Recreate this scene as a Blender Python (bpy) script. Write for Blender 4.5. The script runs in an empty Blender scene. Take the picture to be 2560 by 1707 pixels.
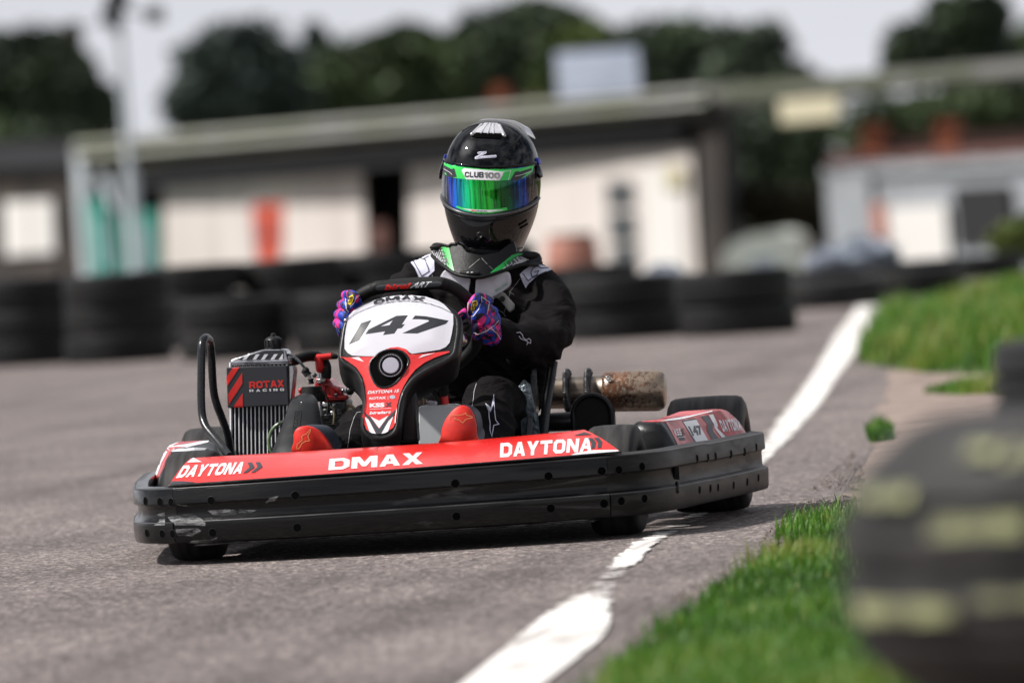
import bpy, bmesh, math, random
from mathutils import Vector, Matrix, noise
from mathutils.bvhtree import BVHTree
from mathutils.geometry import tessellate_polygon
R = math.radians
random.seed(7)
S = bpy.context.scene
# ------------------------------------------------------------------ camera
FPX = 21660.0; W0, H0 = 2560.0, 1707.0
YAW, PITCH, ROLL = 0.11747390309, -0.017051022994, R(3.7)
CAM = Vector((2.61052384, -19.82889723, 0.8))
fw = Vector((-math.sin(YAW)*math.cos(PITCH), math.cos(YAW)*math.cos(PITCH), math.sin(PITCH)))
rt0 = Vector((math.cos(YAW), math.sin(YAW), 0)); up0 = rt0.cross(fw)
rt = rt0*math.cos(ROLL) - up0*math.sin(ROLL); upv = up0*math.cos(ROLL) + rt0*math.sin(ROLL)
cam = bpy.data.cameras.new('camera'); co = bpy.data.objects.new('camera', cam); S.collection.objects.link(co)
m = Matrix((rt, upv, -fw)).transposed().to_4x4(); m.translation = CAM; co.matrix_world = m
cam.sensor_width = 36; cam.lens = FPX/W0*36; cam.clip_start = 0.5; cam.clip_end = 3000
cam.dof.use_dof = True; cam.dof.focus_distance = 20.25; cam.dof.aperture_fstop = 4.4
S.camera = co
# ------------------------------------------------------------------ light
SUN_EL, SUN_AZ = R(50), math.atan2(-0.22, -0.83)          # towards the sun: from the left and a little in front
sdir = Vector((math.cos(SUN_AZ)*math.cos(SUN_EL), math.sin(SUN_AZ)*math.cos(SUN_EL), math.sin(SUN_EL)))
sl = bpy.data.lights.new('sun', 'SUN'); sl.energy = 4.4; sl.angle = R(1.6); sl.color = (1, 0.955, 0.9)
so = bpy.data.objects.new('sun', sl); S.collection.objects.link(so)
so.rotation_euler = (-sdir).to_track_quat('-Z', 'Y').to_euler()
w = bpy.data.worlds.new('World'); S.world = w; w.use_nodes = True
nt = w.node_tree; N = nt.nodes; L = nt.links; N.clear()
out = N.new('ShaderNodeOutputWorld'); bg = N.new('ShaderNodeBackground'); L.new(bg.outputs[0], out.inputs[0])
sky = N.new('ShaderNodeTexSky'); sky.sky_type = 'NISHITA'; sky.sun_disc = False
sky.sun_elevation = SUN_EL; sky.sun_rotation = math.pi/2 - SUN_AZ
tc = N.new('ShaderNodeTexCoord'); mp = N.new('ShaderNodeMapping'); mp.inputs['Scale'].default_value = (1, 1, 2.2)
L.new(tc.outputs['Generated'], mp.inputs[0])
nz = N.new('ShaderNodeTexNoise'); nz.inputs['Scale'].default_value = 2.3; nz.inputs['Detail'].default_value = 9; nz.inputs['Roughness'].default_value = .62
L.new(mp.outputs[0], nz.inputs[0])
cr = N.new('ShaderNodeValToRGB'); cr.color_ramp.elements[0].position = .40; cr.color_ramp.elements[0].color = (.7, .85, 1.25, 1)
cr.color_ramp.elements[1].position = .62; cr.color_ramp.elements[1].color = (10, 10, 10.2, 1)
L.new(nz.outputs[0], cr.inputs[0])
mx = N.new('ShaderNodeMixRGB'); mx.inputs[0].default_value = .88
L.new(sky.outputs[0], mx.inputs[1]); L.new(cr.outputs[0], mx.inputs[2])
# near the horizon the cloud layer is even and pale
sx = N.new('ShaderNodeSeparateXYZ'); L.new(tc.outputs['Generated'], sx.inputs[0])
mr = N.new('ShaderNodeMapRange'); mr.inputs[1].default_value = .02; mr.inputs[2].default_value = .2; mr.inputs[3].default_value = .9; mr.inputs[4].default_value = 0
L.new(sx.outputs[2], mr.inputs[0])
mx2 = N.new('ShaderNodeMixRGB'); mx2.inputs[2].default_value = (7.9, 8.0, 8.6, 1)
L.new(mr.outputs[0], mx2.inputs[0]); L.new(mx.outputs[0], mx2.inputs[1])
# the sun stands behind thin bright cloud: a soft glow round it
dp = N.new('ShaderNodeVectorMath'); dp.operation = 'DOT_PRODUCT'; dp.inputs[1].default_value = sdir; L.new(tc.outputs['Generated'], dp.inputs[0])
gl = N.new('ShaderNodeMapRange'); gl.interpolation_type = 'SMOOTHSTEP'; gl.inputs[1].default_value = .93; gl.inputs[2].default_value = 1; gl.inputs[3].default_value = 0; gl.inputs[4].default_value = 45; L.new(dp.outputs['Value'], gl.inputs[0])
gm = N.new('ShaderNodeMath'); gm.operation = 'MULTIPLY'; L.new(gl.outputs[0], gm.inputs[0]); L.new(nz.outputs[0], gm.inputs[1])
ga = N.new('ShaderNodeMixRGB'); ga.blend_type = 'ADD'; ga.inputs[0].default_value = 1; L.new(mx2.outputs[0], ga.inputs[1]); L.new(gm.outputs[0], ga.inputs[2])
L.new(ga.outputs[0], bg.inputs[0]); bg.inputs[1].default_value = 0.085
S.view_settings.view_transform = 'Standard'; S.view_settings.look = 'None'; S.view_settings.gamma = 1
S.view_settings.exposure = 0.22
S.cycles.max_bounces = 6; S.cycles.use_denoising = True; S.cycles.sample_clamp_indirect = 5

# ------------------------------------------------------------------ geometry helpers
def ray(px, py): return fw + rt*((px-W0/2)/FPX) - upv*((py-H0/2)/FPX)
def K(px, py, y):                       # photo pixel seen at kart depth y (metres behind the front axle)
    d = ray(px, py); return CAM + d*((y-CAM.y)/d.y)
def G(px, py, z=0.0):
    d = ray(px, py); return CAM + d*((z-CAM.z)/d.z)
def AT(px, py, D): return CAM + ray(px, py)*D
def Z(ox, oy, s): return lambda pts: [(ox+a/s, oy+b/s) for a, b in pts]   # enlarged-crop coordinates to photo pixels
z1 = Z(820, 680, 6.5333); z2 = Z(960, 600, 4.9); z3 = Z(820, 880, 4.9); z4 = Z(480, 820, 4.9); z5 = Z(320, 1060, 4.3548)
zc = Z(1360, 880, 3.2667); zh = Z(1040, 270, 3.825); zp = Z(1560, 1000, 4.355); zn = Z(1060, 500, 6.5324); zw = Z(1120, 240, 8.2536)

def smooth_path(p, n=6, closed=False):
    p = [Vector(q) for q in p]; out = []; m_ = len(p)
    for i in range(m_ if closed else m_-1):
        if closed: a, b, c, d = p[i-1], p[i], p[(i+1) % m_], p[(i+2) % m_]
        else: a, b, c, d = p[max(i-1, 0)], p[i], p[i+1], p[min(i+2, m_-1)]
        for k in range(n):
            t = k/n
            out.append(.5*((2*b)+(c-a)*t+(2*a-5*b+4*c-d)*t*t+(3*b-a-3*c+d)*t**3))
    if not closed: out.append(p[-1])
    return out
def sp2(p, n=4, closed=True): return [(v.x, v.y) for v in smooth_path([(a, b, 0) for a, b in p], n, closed)]

class MB:
    def __init__(s): s.v = []; s.f = []
    def add(s, vs, fs):
        o = len(s.v); s.v += [Vector(v) for v in vs]; s.f += [[i+o for i in f] for f in fs]; return s
    def box(s, c, size, rot=None):
        c = Vector(c); h = Vector(size)/2; vs = []
        for x in (-1, 1):
            for y in (-1, 1):
                for z in (-1, 1):
                    q = Vector((x*h.x, y*h.y, z*h.z))
                    if rot: q = rot @ q
                    vs.append(c+q)
        return s.add(vs, [(0, 1, 3, 2), (4, 6, 7, 5), (0, 4, 5, 1), (2, 3, 7, 6), (0, 2, 6, 4), (1, 5, 7, 3)])
    def tube(s, path, rad, seg=12, closed=False, caps=True, flat=1.0, dome=0):
        P = [Vector(p) for p in path]; n = len(P)
        if not hasattr(rad, '__len__'): rad = [rad]*n
        if len(rad) != n:
            k = len(rad); rad = [rad[min(int(i*(k-1)/(n-1)), k-2)]*(1-((i*(k-1)/(n-1))-min(int(i*(k-1)/(n-1)), k-2))) + rad[min(int(i*(k-1)/(n-1)), k-2)+1]*((i*(k-1)/(n-1))-min(int(i*(k-1)/(n-1)), k-2)) for i in range(n)]
        if dome:
            t0 = (P[1]-P[0]).normalized(); t1 = (P[-1]-P[-2]).normalized(); r0, r1 = rad[0], rad[-1]
            A = [P[0]-t0*r0*math.sin(a) for a in (1.45, 1.1, .7, .35)]; ra = [r0*math.cos(a) for a in (1.45, 1.1, .7, .35)]
            B = [P[-1]+t1*r1*math.sin(a) for a in (.35, .7, 1.1, 1.45)]; rb = [r1*math.cos(a) for a in (.35, .7, 1.1, 1.45)]
            P = A+P+B; rad = ra+list(rad)+rb; n = len(P)
        vs = []; fs = []; prev = None
        for i in range(n):
            if closed: t = P[(i+1) % n]-P[i-1]
            else: t = P[min(i+1, n-1)]-P[max(i-1, 0)]
            t.normalize()
            if prev is None:
                a = Vector((0, 0, 1)) if abs(t.z) < .9 else Vector((0, 1, 0)); u = (a-t*a.dot(t)).normalized()
            else: u = (prev-t*prev.dot(t)).normalized()
            prev = u; v = t.cross(u)
            for k in range(seg):
                a = 2*math.pi*k/seg; vs.append(P[i]+(u*math.cos(a)*flat+v*math.sin(a))*rad[i])
        for i in range(n if closed else n-1):
            for k in range(seg):
                a = i*seg+k; b = i*seg+(k+1) % seg; j = ((i+1) % n)*seg
                fs.append((a, b, j+(k+1) % seg, j+k))
        if caps and not closed:
            fs.append(list(range(seg))[::-1]); fs.append([(n-1)*seg+k for k in range(seg)])
        return s.add(vs, fs)
    def lathe(s, prof, c, axis, seg=32, closed_prof=False):      # prof: (distance along axis, radius)
        c = Vector(c); t = Vector(axis).normalized(); a = Vector((0, 0, 1)) if abs(t.z) < .9 else Vector((0, 1, 0))
        u = (a-t*a.dot(t)).normalized(); v = t.cross(u); vs = []; fs = []; n = len(prof)
        for h, r in prof:
            for k in range(seg):
                q = 2*math.pi*k/seg; vs.append(c+t*h+(u*math.cos(q)+v*math.sin(q))*r)
        for i in range(n if closed_prof else n-1):
            for k in range(seg):
                j = ((i+1) % n)*seg; fs.append((i*seg+k, i*seg+(k+1) % seg, j+(k+1) % seg, j+k))
        if not closed_prof:
            fs.append(list(range(seg))[::-1]); fs.append([(n-1)*seg+k for k in range(seg)])
        return s.add(vs, fs)
    def loft(s, secs, closed=True, caps=True):
        n = len(secs[0]); vs = [v for q in secs for v in q]; fs = []
        for i in range(len(secs)-1):
            for k in range(n if closed else n-1):
                fs.append((i*n+k, i*n+(k+1) % n, (i+1)*n+(k+1) % n, (i+1)*n+k))
        if caps and closed:
            fs.append(list(range(n))[::-1]); fs.append([(len(secs)-1)*n+k for k in range(n)])
        return s.add(vs, fs)
    def prism(s, front, off):                                   # front outline (3D) pushed by the vector off
        off = Vector(off); f = [Vector(p) for p in front]
        return s.loft([f, [p+off for p in f]])
    def ball(s, c, r, seg=16, sc=(1, 1, 1)):
        c = Vector(c); pr = [(-r*math.cos(math.pi*i/10), max(r*math.sin(math.pi*i/10), r*.02)) for i in range(11)]
        o = len(s.v); s.lathe(pr, (0, 0, 0), (0, 0, 1), seg)
        for i in range(o, len(s.v)): s.v[i] = Vector((s.v[i].x*sc[0], s.v[i].y*sc[1], s.v[i].z*sc[2]))+c
        return s

def root_loc(o):
    while o.parent: o = o.parent
    return o.location.copy()
def build(mb, name, mat, parent=None, smooth=35, bevel=0, seg=2, tri=False):
    me = bpy.data.meshes.new(name); off = root_loc(parent) if parent else Vector()
    me.from_pydata([v-off for v in mb.v], [], mb.f); me.validate()
    bm = bmesh.new(); bm.from_mesh(me)
    bmesh.ops.recalc_face_normals(bm, faces=bm.faces); bm.to_mesh(me); bm.free()
    if smooth is not None:
        me.polygons.foreach_set('use_smooth', [True]*len(me.polygons)); me.set_sharp_from_angle(angle=R(smooth))
    me.materials.append(mat); o = bpy.data.objects.new(name, me); S.collection.objects.link(o)
    if parent: o.parent = parent
    if bevel:
        b = o.modifiers.new('b', 'BEVEL'); b.width = bevel; b.segments = seg; b.limit_method = 'ANGLE'; b.angle_limit = R(35)
    return o
def freeze(o):                                                  # bake modifiers into the mesh
    dg = bpy.context.evaluated_depsgraph_get(); dg.update(); me = bpy.data.meshes.new_from_object(o.evaluated_get(dg)); o.modifiers.clear(); o.data = me
    return o
def bvh(*obs):
    vs = []; fs = []
    for o in obs:
        off = root_loc(o); n = len(vs)
        vs += [v.co+off for v in o.data.vertices]; fs += [[i+n for i in p.vertices] for p in o.data.polygons]
    return BVHTree.FromPolygons(vs, fs)
def thing(name, loc, label, cat, group=None):
    o = bpy.data.objects.new(name, None); S.collection.objects.link(o); o.location = loc; o.empty_display_size = .1
    return tag(o, label, cat, group)
def tag(o, label=None, cat=None, group=None, kind=None):
    if label: o['label'] = label
    if cat: o['category'] = cat
    if group: o['group'] = group
    if kind: o['kind'] = kind
    return o

def tri2d(polys):                                               # [(outline, hole, ...)] -> verts, tris
    vs = []; fs = []
    for rings in polys:
        rings = [[Vector((a, b, 0)) for a, b in r] for r in rings]; flat = [v for r in rings for v in r]
        o = len(vs); vs += [(v.x, v.y) for v in flat]; fs += [tuple(i+o for i in t) for t in tessellate_polygon(rings)]
    return vs, fs
def refine(vs, fs, mx_):
    bm = bmesh.new(); q = [bm.verts.new((a, b, 0)) for a, b in vs]
    for f in fs:
        try: bm.faces.new([q[i] for i in f])
        except ValueError: pass
    for _ in range(9):
        e = [e for e in bm.edges if e.calc_length() > mx_]
        if not e: break
        bmesh.ops.subdivide_edges(bm, edges=e, cuts=1, use_grid_fill=False)
        bmesh.ops.triangulate(bm, faces=[f for f in bm.faces if len(f.verts) > 3])
    bm.verts.index_update(); r = [(v.co.x, v.co.y) for v in bm.verts], [tuple(v.index for v in f.verts) for f in bm.faces]; bm.free(); return r
def decal(tree, name, vf, mat, parent, off=.0008, step=5.0, ymax=None, thick=0):
    """a sticker or print lying on a surface: flat outline laid onto the mesh, following it"""
    vs, fs = refine(vf[0], vf[1], step); P = []
    for a, b in vs:
        d = ray(a, b).normalized(); h, n, i, dist = tree.ray_cast(CAM, d)
        if h is None or (ymax is not None and h.y > ymax): P.append(None); continue
        if n.dot(d) > 0: n = -n
        P.append(h+n*off)
    mb = MB(); idx = {}
    for k, p in enumerate(P):
        if p is not None: idx[k] = len(mb.v); mb.v.append(p)
    for f in fs:
        if all(k in idx for k in f):
            e = [P[k] for k in f]
            if max((e[0]-e[1]).length, (e[1]-e[2]).length, (e[0]-e[2]).length) < step*.004+.05: mb.f.append([idx[k] for k in f])
    if not mb.f: print('EMPTY DECAL', name, vs[0]); return None
    me = bpy.data.meshes.new(name); o_ = root_loc(parent); me.from_pydata([v-o_ for v in mb.v], [], mb.f)
    me.polygons.foreach_set('use_smooth', [True]*len(me.polygons)); me.materials.append(mat)
    o = bpy.data.objects.new(name, me); S.collection.objects.link(o); o.parent = parent; return o
def stroke(pts, wd, closed=False):                              # a line of given width as 2D polygons
    P = [Vector((a, b)) for a, b in pts]; n = len(P); A = []; B = []
    for i in range(n):
        if closed: t0 = (P[i]-P[i-1]).normalized(); t1 = (P[(i+1) % n]-P[i]).normalized()
        else: t0 = (P[i]-P[max(i-1, 0)]); t1 = (P[min(i+1, n-1)]-P[i]); t0 = t0.normalized() if t0.length else t1.normalized(); t1 = t1.normalized() if t1.length else t0
        t = (t0+t1); t = t.normalized() if t.length > 1e-4 else t1
        nn = Vector((-t.y, t.x)); k = min(1/max(nn.dot(Vector((-t1.y, t1.x))), .35), 2)*wd/2
        A.append(P[i]+nn*k); B.append(P[i]-nn*k)
    vs = [tuple(v) for v in A+B]; fs = []
    for i in range(n if closed else n-1):
        j = (i+1) % n; fs += [(i, j, n+j), (i, n+j, n+i)]
    return vs, fs
def merge(*vfs):
    vs = []; fs = []
    for v, f in vfs: o = len(vs); vs += list(v); fs += [tuple(i+o for i in t) for t in f]
    return vs, fs
_tc = {}
def text2d(s, bold=0.0, shear=0.0, space=1.0, res=3):
    k = (s, bold, shear, space)
    if k in _tc: return _tc[k]
    c = bpy.data.curves.new('t', 'FONT'); c.body = s; c.offset = bold; c.shear = shear; c.space_character = space; c.fill_mode = 'FRONT'; c.resolution_u = res
    o = bpy.data.objects.new('t', c); S.collection.objects.link(o); dg = bpy.context.evaluated_depsgraph_get(); dg.update()
    me = bpy.data.meshes.new_from_object(o.evaluated_get(dg)); bm = bmesh.new(); bm.from_mesh(me); bmesh.ops.triangulate(bm, faces=bm.faces)
    bm.verts.index_update(); vs = [(v.co.x, v.co.y) for v in bm.verts]; fs = [tuple(v.index for v in f.verts) for f in bm.faces]; bm.free()
    bpy.data.objects.remove(o); bpy.data.curves.remove(c); bpy.data.meshes.remove(me)
    x0 = min(v[0] for v in vs); x1 = max(v[0] for v in vs); y0 = min(v[1] for v in vs); y1 = max(v[1] for v in vs)
    _tc[k] = ([((a-x0)/(x1-x0), (b-y0)/(y1-y0)) for a, b in vs], fs); return _tc[k]
def quadmap(vf, tl, tr, br, bl):
    vs = []
    for u, v in vf[0]:
        vs.append(tuple((tl[i]*(1-u)+tr[i]*u)*v+(bl[i]*(1-u)+br[i]*u)*(1-v) for i in (0, 1)))
    return vs, vf[1]
def arcmap(vf, base, top):                                      # base / top: px paths left to right
    def at(path, u):
        t = u*(len(path)-1); i = min(int(t), len(path)-2); t -= i; return Vector(path[i])*(1-t)+Vector(path[i+1])*t
    return [tuple(at(base, u)*(1-v)+at(top, u)*v) for u, v in vf[0]], vf[1]
def poly(*rings): return tri2d([rings])

GL = {'D': [[(0,0),(0,1),(.72,1),(1,.78),(1,.22),(.72,0)],[(.28,.24),(.28,.76),(.62,.76),(.72,.66),(.72,.34),(.62,.24)]],
'A': [[(0,0),(.34,1),(.66,1),(1,0),(.72,0),(.655,.2),(.345,.2),(.28,0)],[(.42,.42),(.58,.42),(.5,.72)]],
'X': [[(0,0),(.34,.51),(.02,1),(.34,1),(.51,.71),(.68,1),(.98,1),(.67,.51),(1,0),(.67,0),(.5,.29),(.32,0)]],
'Y': [[(.36,0),(.36,.38),(0,1),(.32,1),(.5,.63),(.68,1),(1,1),(.64,.38),(.64,0)]],
'T': [[(.36,0),(.36,.76),(0,.76),(0,1),(1,1),(1,.76),(.64,.76),(.64,0)]],
'O': [[(.22,0),(0,.2),(0,.8),(.22,1),(.78,1),(1,.8),(1,.2),(.78,0)],[(.34,.24),(.27,.32),(.27,.68),(.34,.76),(.66,.76),(.73,.68),(.73,.32),(.66,.24)]],
'N': [[(0,0),(0,1),(.3,1),(.72,.42),(.72,1),(1,1),(1,0),(.7,0),(.28,.58),(.28,0)]],
'M': [[(0,0),(0,1),(.3,1),(.5,.5),(.7,1),(1,1),(1,0),(.77,0),(.77,.62),(.58,.14),(.42,.14),(.23,.62),(.23,0)]],
'R': [[(0,0),(0,1),(.76,1),(.98,.84),(.98,.52),(.80,.40),(1,0),(.68,0),(.52,.34),(.28,.34),(.28,0)],[(.28,.54),(.28,.78),(.66,.78),(.70,.74),(.70,.58),(.66,.54)]],
'C': [[(.22,0),(0,.2),(0,.8),(.22,1),(.78,1),(1,.8),(1,.66),(.72,.66),(.66,.76),(.34,.76),(.27,.68),(.27,.32),(.34,.24),(.66,.24),(.72,.34),(1,.34),(1,.2),(.78,0)]],
'G': [[(.22,0),(0,.2),(0,.8),(.22,1),(.78,1),(1,.8),(1,.68),(.72,.68),(.66,.76),(.34,.76),(.27,.68),(.27,.32),(.34,.24),(.66,.24),(.72,.3),(.72,.38),(.5,.38),(.5,.56),(1,.56),(1,.2),(.78,0)]],
'L': [[(0,0),(0,1),(.28,1),(.28,.24),(1,.24),(1,0)]],
'E': [[(0,0),(0,1),(1,1),(1,.78),(.28,.78),(.28,.61),(.92,.61),(.92,.4),(.28,.4),(.28,.22),(1,.22),(1,0)]],
'U': [[(.22,0),(0,.2),(0,1),(.28,1),(.28,.3),(.34,.24),(.66,.24),(.72,.3),(.72,1),(1,1),(1,.2),(.78,0)]],
'B': [[(0,0),(0,1),(.8,1),(.97,.86),(.97,.62),(.86,.52),(1,.4),(1,.14),(.84,0)],[(.28,.6),(.28,.79),(.66,.79),(.69,.75),(.69,.64),(.66,.6)],[(.28,.21),(.28,.41),(.68,.41),(.72,.37),(.72,.25),(.68,.21)]],
'I': [[(0,0),(0,1),(1,1),(1,0)]],
'K': [[(0,0),(0,1),(.28,1),(.28,.62),(.64,1),(1,1),(.58,.54),(1,0),(.66,0),(.38,.38),(.28,.28),(.28,0)]],
'S': [[(0,0),(0,.24),(.7,.24),(.72,.3),(.72,.36),(.68,.4),(.2,.4),(0,.56),(0,.84),(.2,1),(.97,1),(.97,.77),(.32,.77),(.28,.72),(.28,.66),(.32,.62),(.8,.62),(1,.46),(1,.16),(.8,0)]],
'1': [[(.4,0),(.4,.72),(0,.6),(0,.8),(.45,1),(1,1),(1,0)]]}
GL['0'] = GL['O']; WID = {'I': .34, '1': .5, 'M': 1.25, 'L': .85, '0': .85}
def block(s, gap=.12, sh=0.0, asp=1.0):        # heavy square-cut capitals
    x = 0; P = []
    for c in s:
        w_ = WID.get(c, 1.0)*asp; P.append([[(x+a*w_+b*sh, b) for a, b in r] for r in GL[c]]); x += w_+gap
    vs, fs = tri2d(P); x0 = min(v[0] for v in vs); x1 = max(v[0] for v in vs)
    return [((a-x0)/(x1-x0), b) for a, b in vs], fs
# ------------------------------------------------------------------ materials
def rgb(r, g, b):                                               # sRGB 0-255 to linear
    f = lambda c: (c/255/12.92 if c <= 10.3 else ((c/255+.055)/1.055)**2.4); return (f(r), f(g), f(b), 1)
def mat(name, col, rough=.5, metal=0, coat=0, col2=None, vscale=20, vlo=.4, vhi=.65, bump=0, bscale=60, spec=.5, rvar=0, stretch=(1, 1, 1), detail=5, trans=0, sheen=0, coatr=.05, bdist=.01):
    m = bpy.data.materials.new(name); m.use_nodes = True; t = m.node_tree; b = t.nodes['Principled BSDF']
    if len(col) == 3: col = (*col, 1)
    b.inputs['Base Color'].default_value = col; b.inputs['Roughness'].default_value = rough; b.inputs['Metallic'].default_value = metal
    b.inputs['Coat Weight'].default_value = coat; b.inputs['Coat Roughness'].default_value = coatr; b.inputs['Specular IOR Level'].default_value = spec
    b.inputs['Transmission Weight'].default_value = trans; b.inputs['Sheen Weight'].default_value = sheen
    tcn = t.nodes.new('ShaderNodeTexCoord'); mpn = t.nodes.new('ShaderNodeMapping'); mpn.inputs['Scale'].default_value = stretch
    t.links.new(tcn.outputs['Object'], mpn.inputs[0])
    if col2 or rvar:
        n = t.nodes.new('ShaderNodeTexNoise'); n.inputs['Scale'].default_value = vscale; n.inputs['Detail'].default_value = detail
        t.links.new(mpn.outputs[0], n.inputs[0]); r = t.nodes.new('ShaderNodeMapRange'); r.inputs[1].default_value = vlo; r.inputs[2].default_value = vhi
        t.links.new(n.outputs[0], r.inputs[0])
        if col2:
            if len(col2) == 3: col2 = (*col2, 1)
            x = t.nodes.new('ShaderNodeMixRGB'); x.inputs[1].default_value = col; x.inputs[2].default_value = col2
            t.links.new(r.outputs[0], x.inputs[0]); t.links.new(x.outputs[0], b.inputs['Base Color'])
        if rvar:
            y = t.nodes.new('ShaderNodeMath'); y.operation = 'MULTIPLY_ADD'; y.inputs[1].default_value = rvar; y.inputs[2].default_value = rough
            t.links.new(r.outputs[0], y.inputs[0]); t.links.new(y.outputs[0], b.inputs['Roughness'])
    if bump:
        n2 = t.nodes.new('ShaderNodeTexNoise'); n2.inputs['Scale'].default_value = bscale; n2.inputs['Detail'].default_value = 4
        t.links.new(mpn.outputs[0], n2.inputs[0]); bp = t.nodes.new('ShaderNodeBump'); bp.inputs['Strength'].default_value = bump; bp.inputs['Distance'].default_value = bdist
        t.links.new(n2.outputs[0], bp.inputs['Height']); t.links.new(bp.outputs[0], b.inputs['Normal'])
    return m
M = {}
M['bumper'] = mat('bumper plastic', (.0035, .0035, .004), .3, spec=.12, col2=(.24, .24, .245), vscale=8, vlo=.64, vhi=.85, rvar=.35, stretch=(.55, .55, 3.0), bump=.2, bscale=45, detail=12, coat=.45, coatr=.1)
M['bumper_side'] = mat('scuffed bumper plastic', (.006, .006, .006), .42, spec=.2, col2=(.06, .057, .053), vscale=10, vlo=.45, vhi=.85, rvar=.25, stretch=(1, 1, 5), bump=.07, bscale=90, detail=10)
M['plastic'] = mat('black plastic', (.009, .0095, .0105), .33, spec=.35, bump=.05, bscale=220, rvar=.15, vscale=30)
M['rubber'] = mat('black rubber', (.009, .009, .009), .6, spec=.25, bump=.1, bscale=200)
M['hole'] = mat('recess black', (.0015, .0015, .0015), .9, spec=.05)
M['red'] = mat('red sticker plastic', (.76, .018, .012), .25, coat=.5, coatr=.15, rvar=.12, vscale=9)
M['red_sticker'] = mat('red number plate vinyl', (.72, .035, .035), .35, coat=.3, coatr=.2)
M['redpod'] = mat('worn red pod plastic', (.68, .035, .038), .3, coat=.3, coatr=.2, col2=(.32, .03, .03), vscale=14, rvar=.2)
M['white'] = mat('white print', (.80, .80, .83), .35, coat=.2)
M['plate'] = mat('white number plate', (.66, .66, .72), .3, coat=.4, coatr=.15)
M['grey'] = mat('dark grey print', (.035, .038, .045), .4)
M['number'] = mat('charcoal number print', (.022, .024, .03), .4)
M['dkgrey_plate'] = mat('grey label', (.05, .055, .062), .45)
M['tyre'] = mat('kart tyre rubber', (.016, .015, .015), .6, spec=.25, col2=(.055, .053, .052), vscale=12, stretch=(6, .6, .6), bump=.15, bscale=150, vlo=.35, vhi=.75)
M['steel'] = mat('steel', (.55, .55, .56), .28, metal=1, bump=.05, bscale=120)
M['alu'] = mat('aluminium', (.75, .75, .78), .25, metal=1, bump=.08, bscale=80, col2=(.35, .35, .37), vscale=40)
M['darkmetal'] = mat('oily cast metal', (.05, .05, .052), .4, metal=.8, col2=(.16, .16, .165), vscale=50, bump=.3, bscale=70)
M['tube'] = mat('black tube', (.010, .011, .013), .24, bump=.06, bscale=120, rvar=.12, vscale=40)
M['engine_red'] = mat('red cast cylinder head', (.62, .008, .010), .28, coat=.4, bump=.2, bscale=60, col2=(.35, .006, .008), vscale=45)
M['cap_red'] = mat('red rubber cap', (.66, .015, .015), .4)
M['fins'] = mat('radiator fins', (.03, .03, .034), .5, metal=.5, bump=.6, bscale=600)
M['finline'] = mat('radiator rib', (.85, .85, .9), .35, metal=.1)
M['hose_green'] = mat('translucent green hose', (.13, .20, .10), .25, coat=.3)
M['hose_cream'] = mat('cream hose', (.42, .34, .2), .4)
M['tank'] = mat('milky fuel tank', (.78, .82, .84), .35, coat=.2, col2=(.70, .74, .76), vscale=6)
M['foil'] = mat('blue grey foil', (.16, .2, .23), .3, metal=.3, bump=.8, bscale=60, bdist=.02)
M['silver_band'] = mat('pipe steel', (.42, .36, .30), .36, metal=.9, col2=(.14, .10, .075), vscale=18, stretch=(.4, 1, 4), vlo=.3, vhi=.7)
M['lightgrey'] = mat('light grey disc', (.42, .43, .50), .4, coat=.2)
M['helmet'] = mat('black gloss helmet', (.003, .0033, .004), .3, coat=.75, coatr=.015, spec=0)
M['helmet_trim'] = mat('helmet trim', (.045, .047, .052), .3, coat=.4)
M['spoiler'] = mat('clear grey spoiler', (.62, .62, .66), .1, coat=1, trans=.25)
M['green'] = mat('green print', (.03, .62, .09), .3, coat=.4)
M['greendk'] = mat('deep green print', (.008, .30, .05), .4)
M['blue_knob'] = mat('blue anodised', (.01, .025, .35), .25, metal=.6)
M['brace'] = mat('neck brace plastic', (.005, .005, .006), .42, spec=.2, bump=.08, bscale=160, rvar=.1, vscale=20)
M['vest'] = mat('white vest plastic', (.62, .60, .66), .5, bump=.08, bscale=120, col2=(.48, .46, .52), vscale=30)
M['patch'] = mat('white suit print', (.62, .62, .75), .6)
M['thread'] = mat('white stitching', (.5, .5, .5), .7)
M['piping'] = mat('glove piping', (.75, .72, .70), .6)
M['yellow'] = mat('yellow glove patch', (.92, .68, .01), .5)
M['skinflesh'] = mat('neck cloth', (.012, .011, .012), .8, col2=(.45, .42, .48), vscale=26, vlo=.5, vhi=.6)
M['shoe_sole'] = mat('red shoe sole', (.72, .022, .012), .45, col2=(.55, .02, .01), vscale=60, bump=.0)
M['shoe'] = mat('navy shoe', (.014, .022, .04), .5)
M['gold'] = mat('pale gold print', (.72, .42, .16), .5)
M['strap'] = mat('grey webbing', (.10, .10, .095), .4, col2=(.3, .29, .27), vscale=30)
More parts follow.
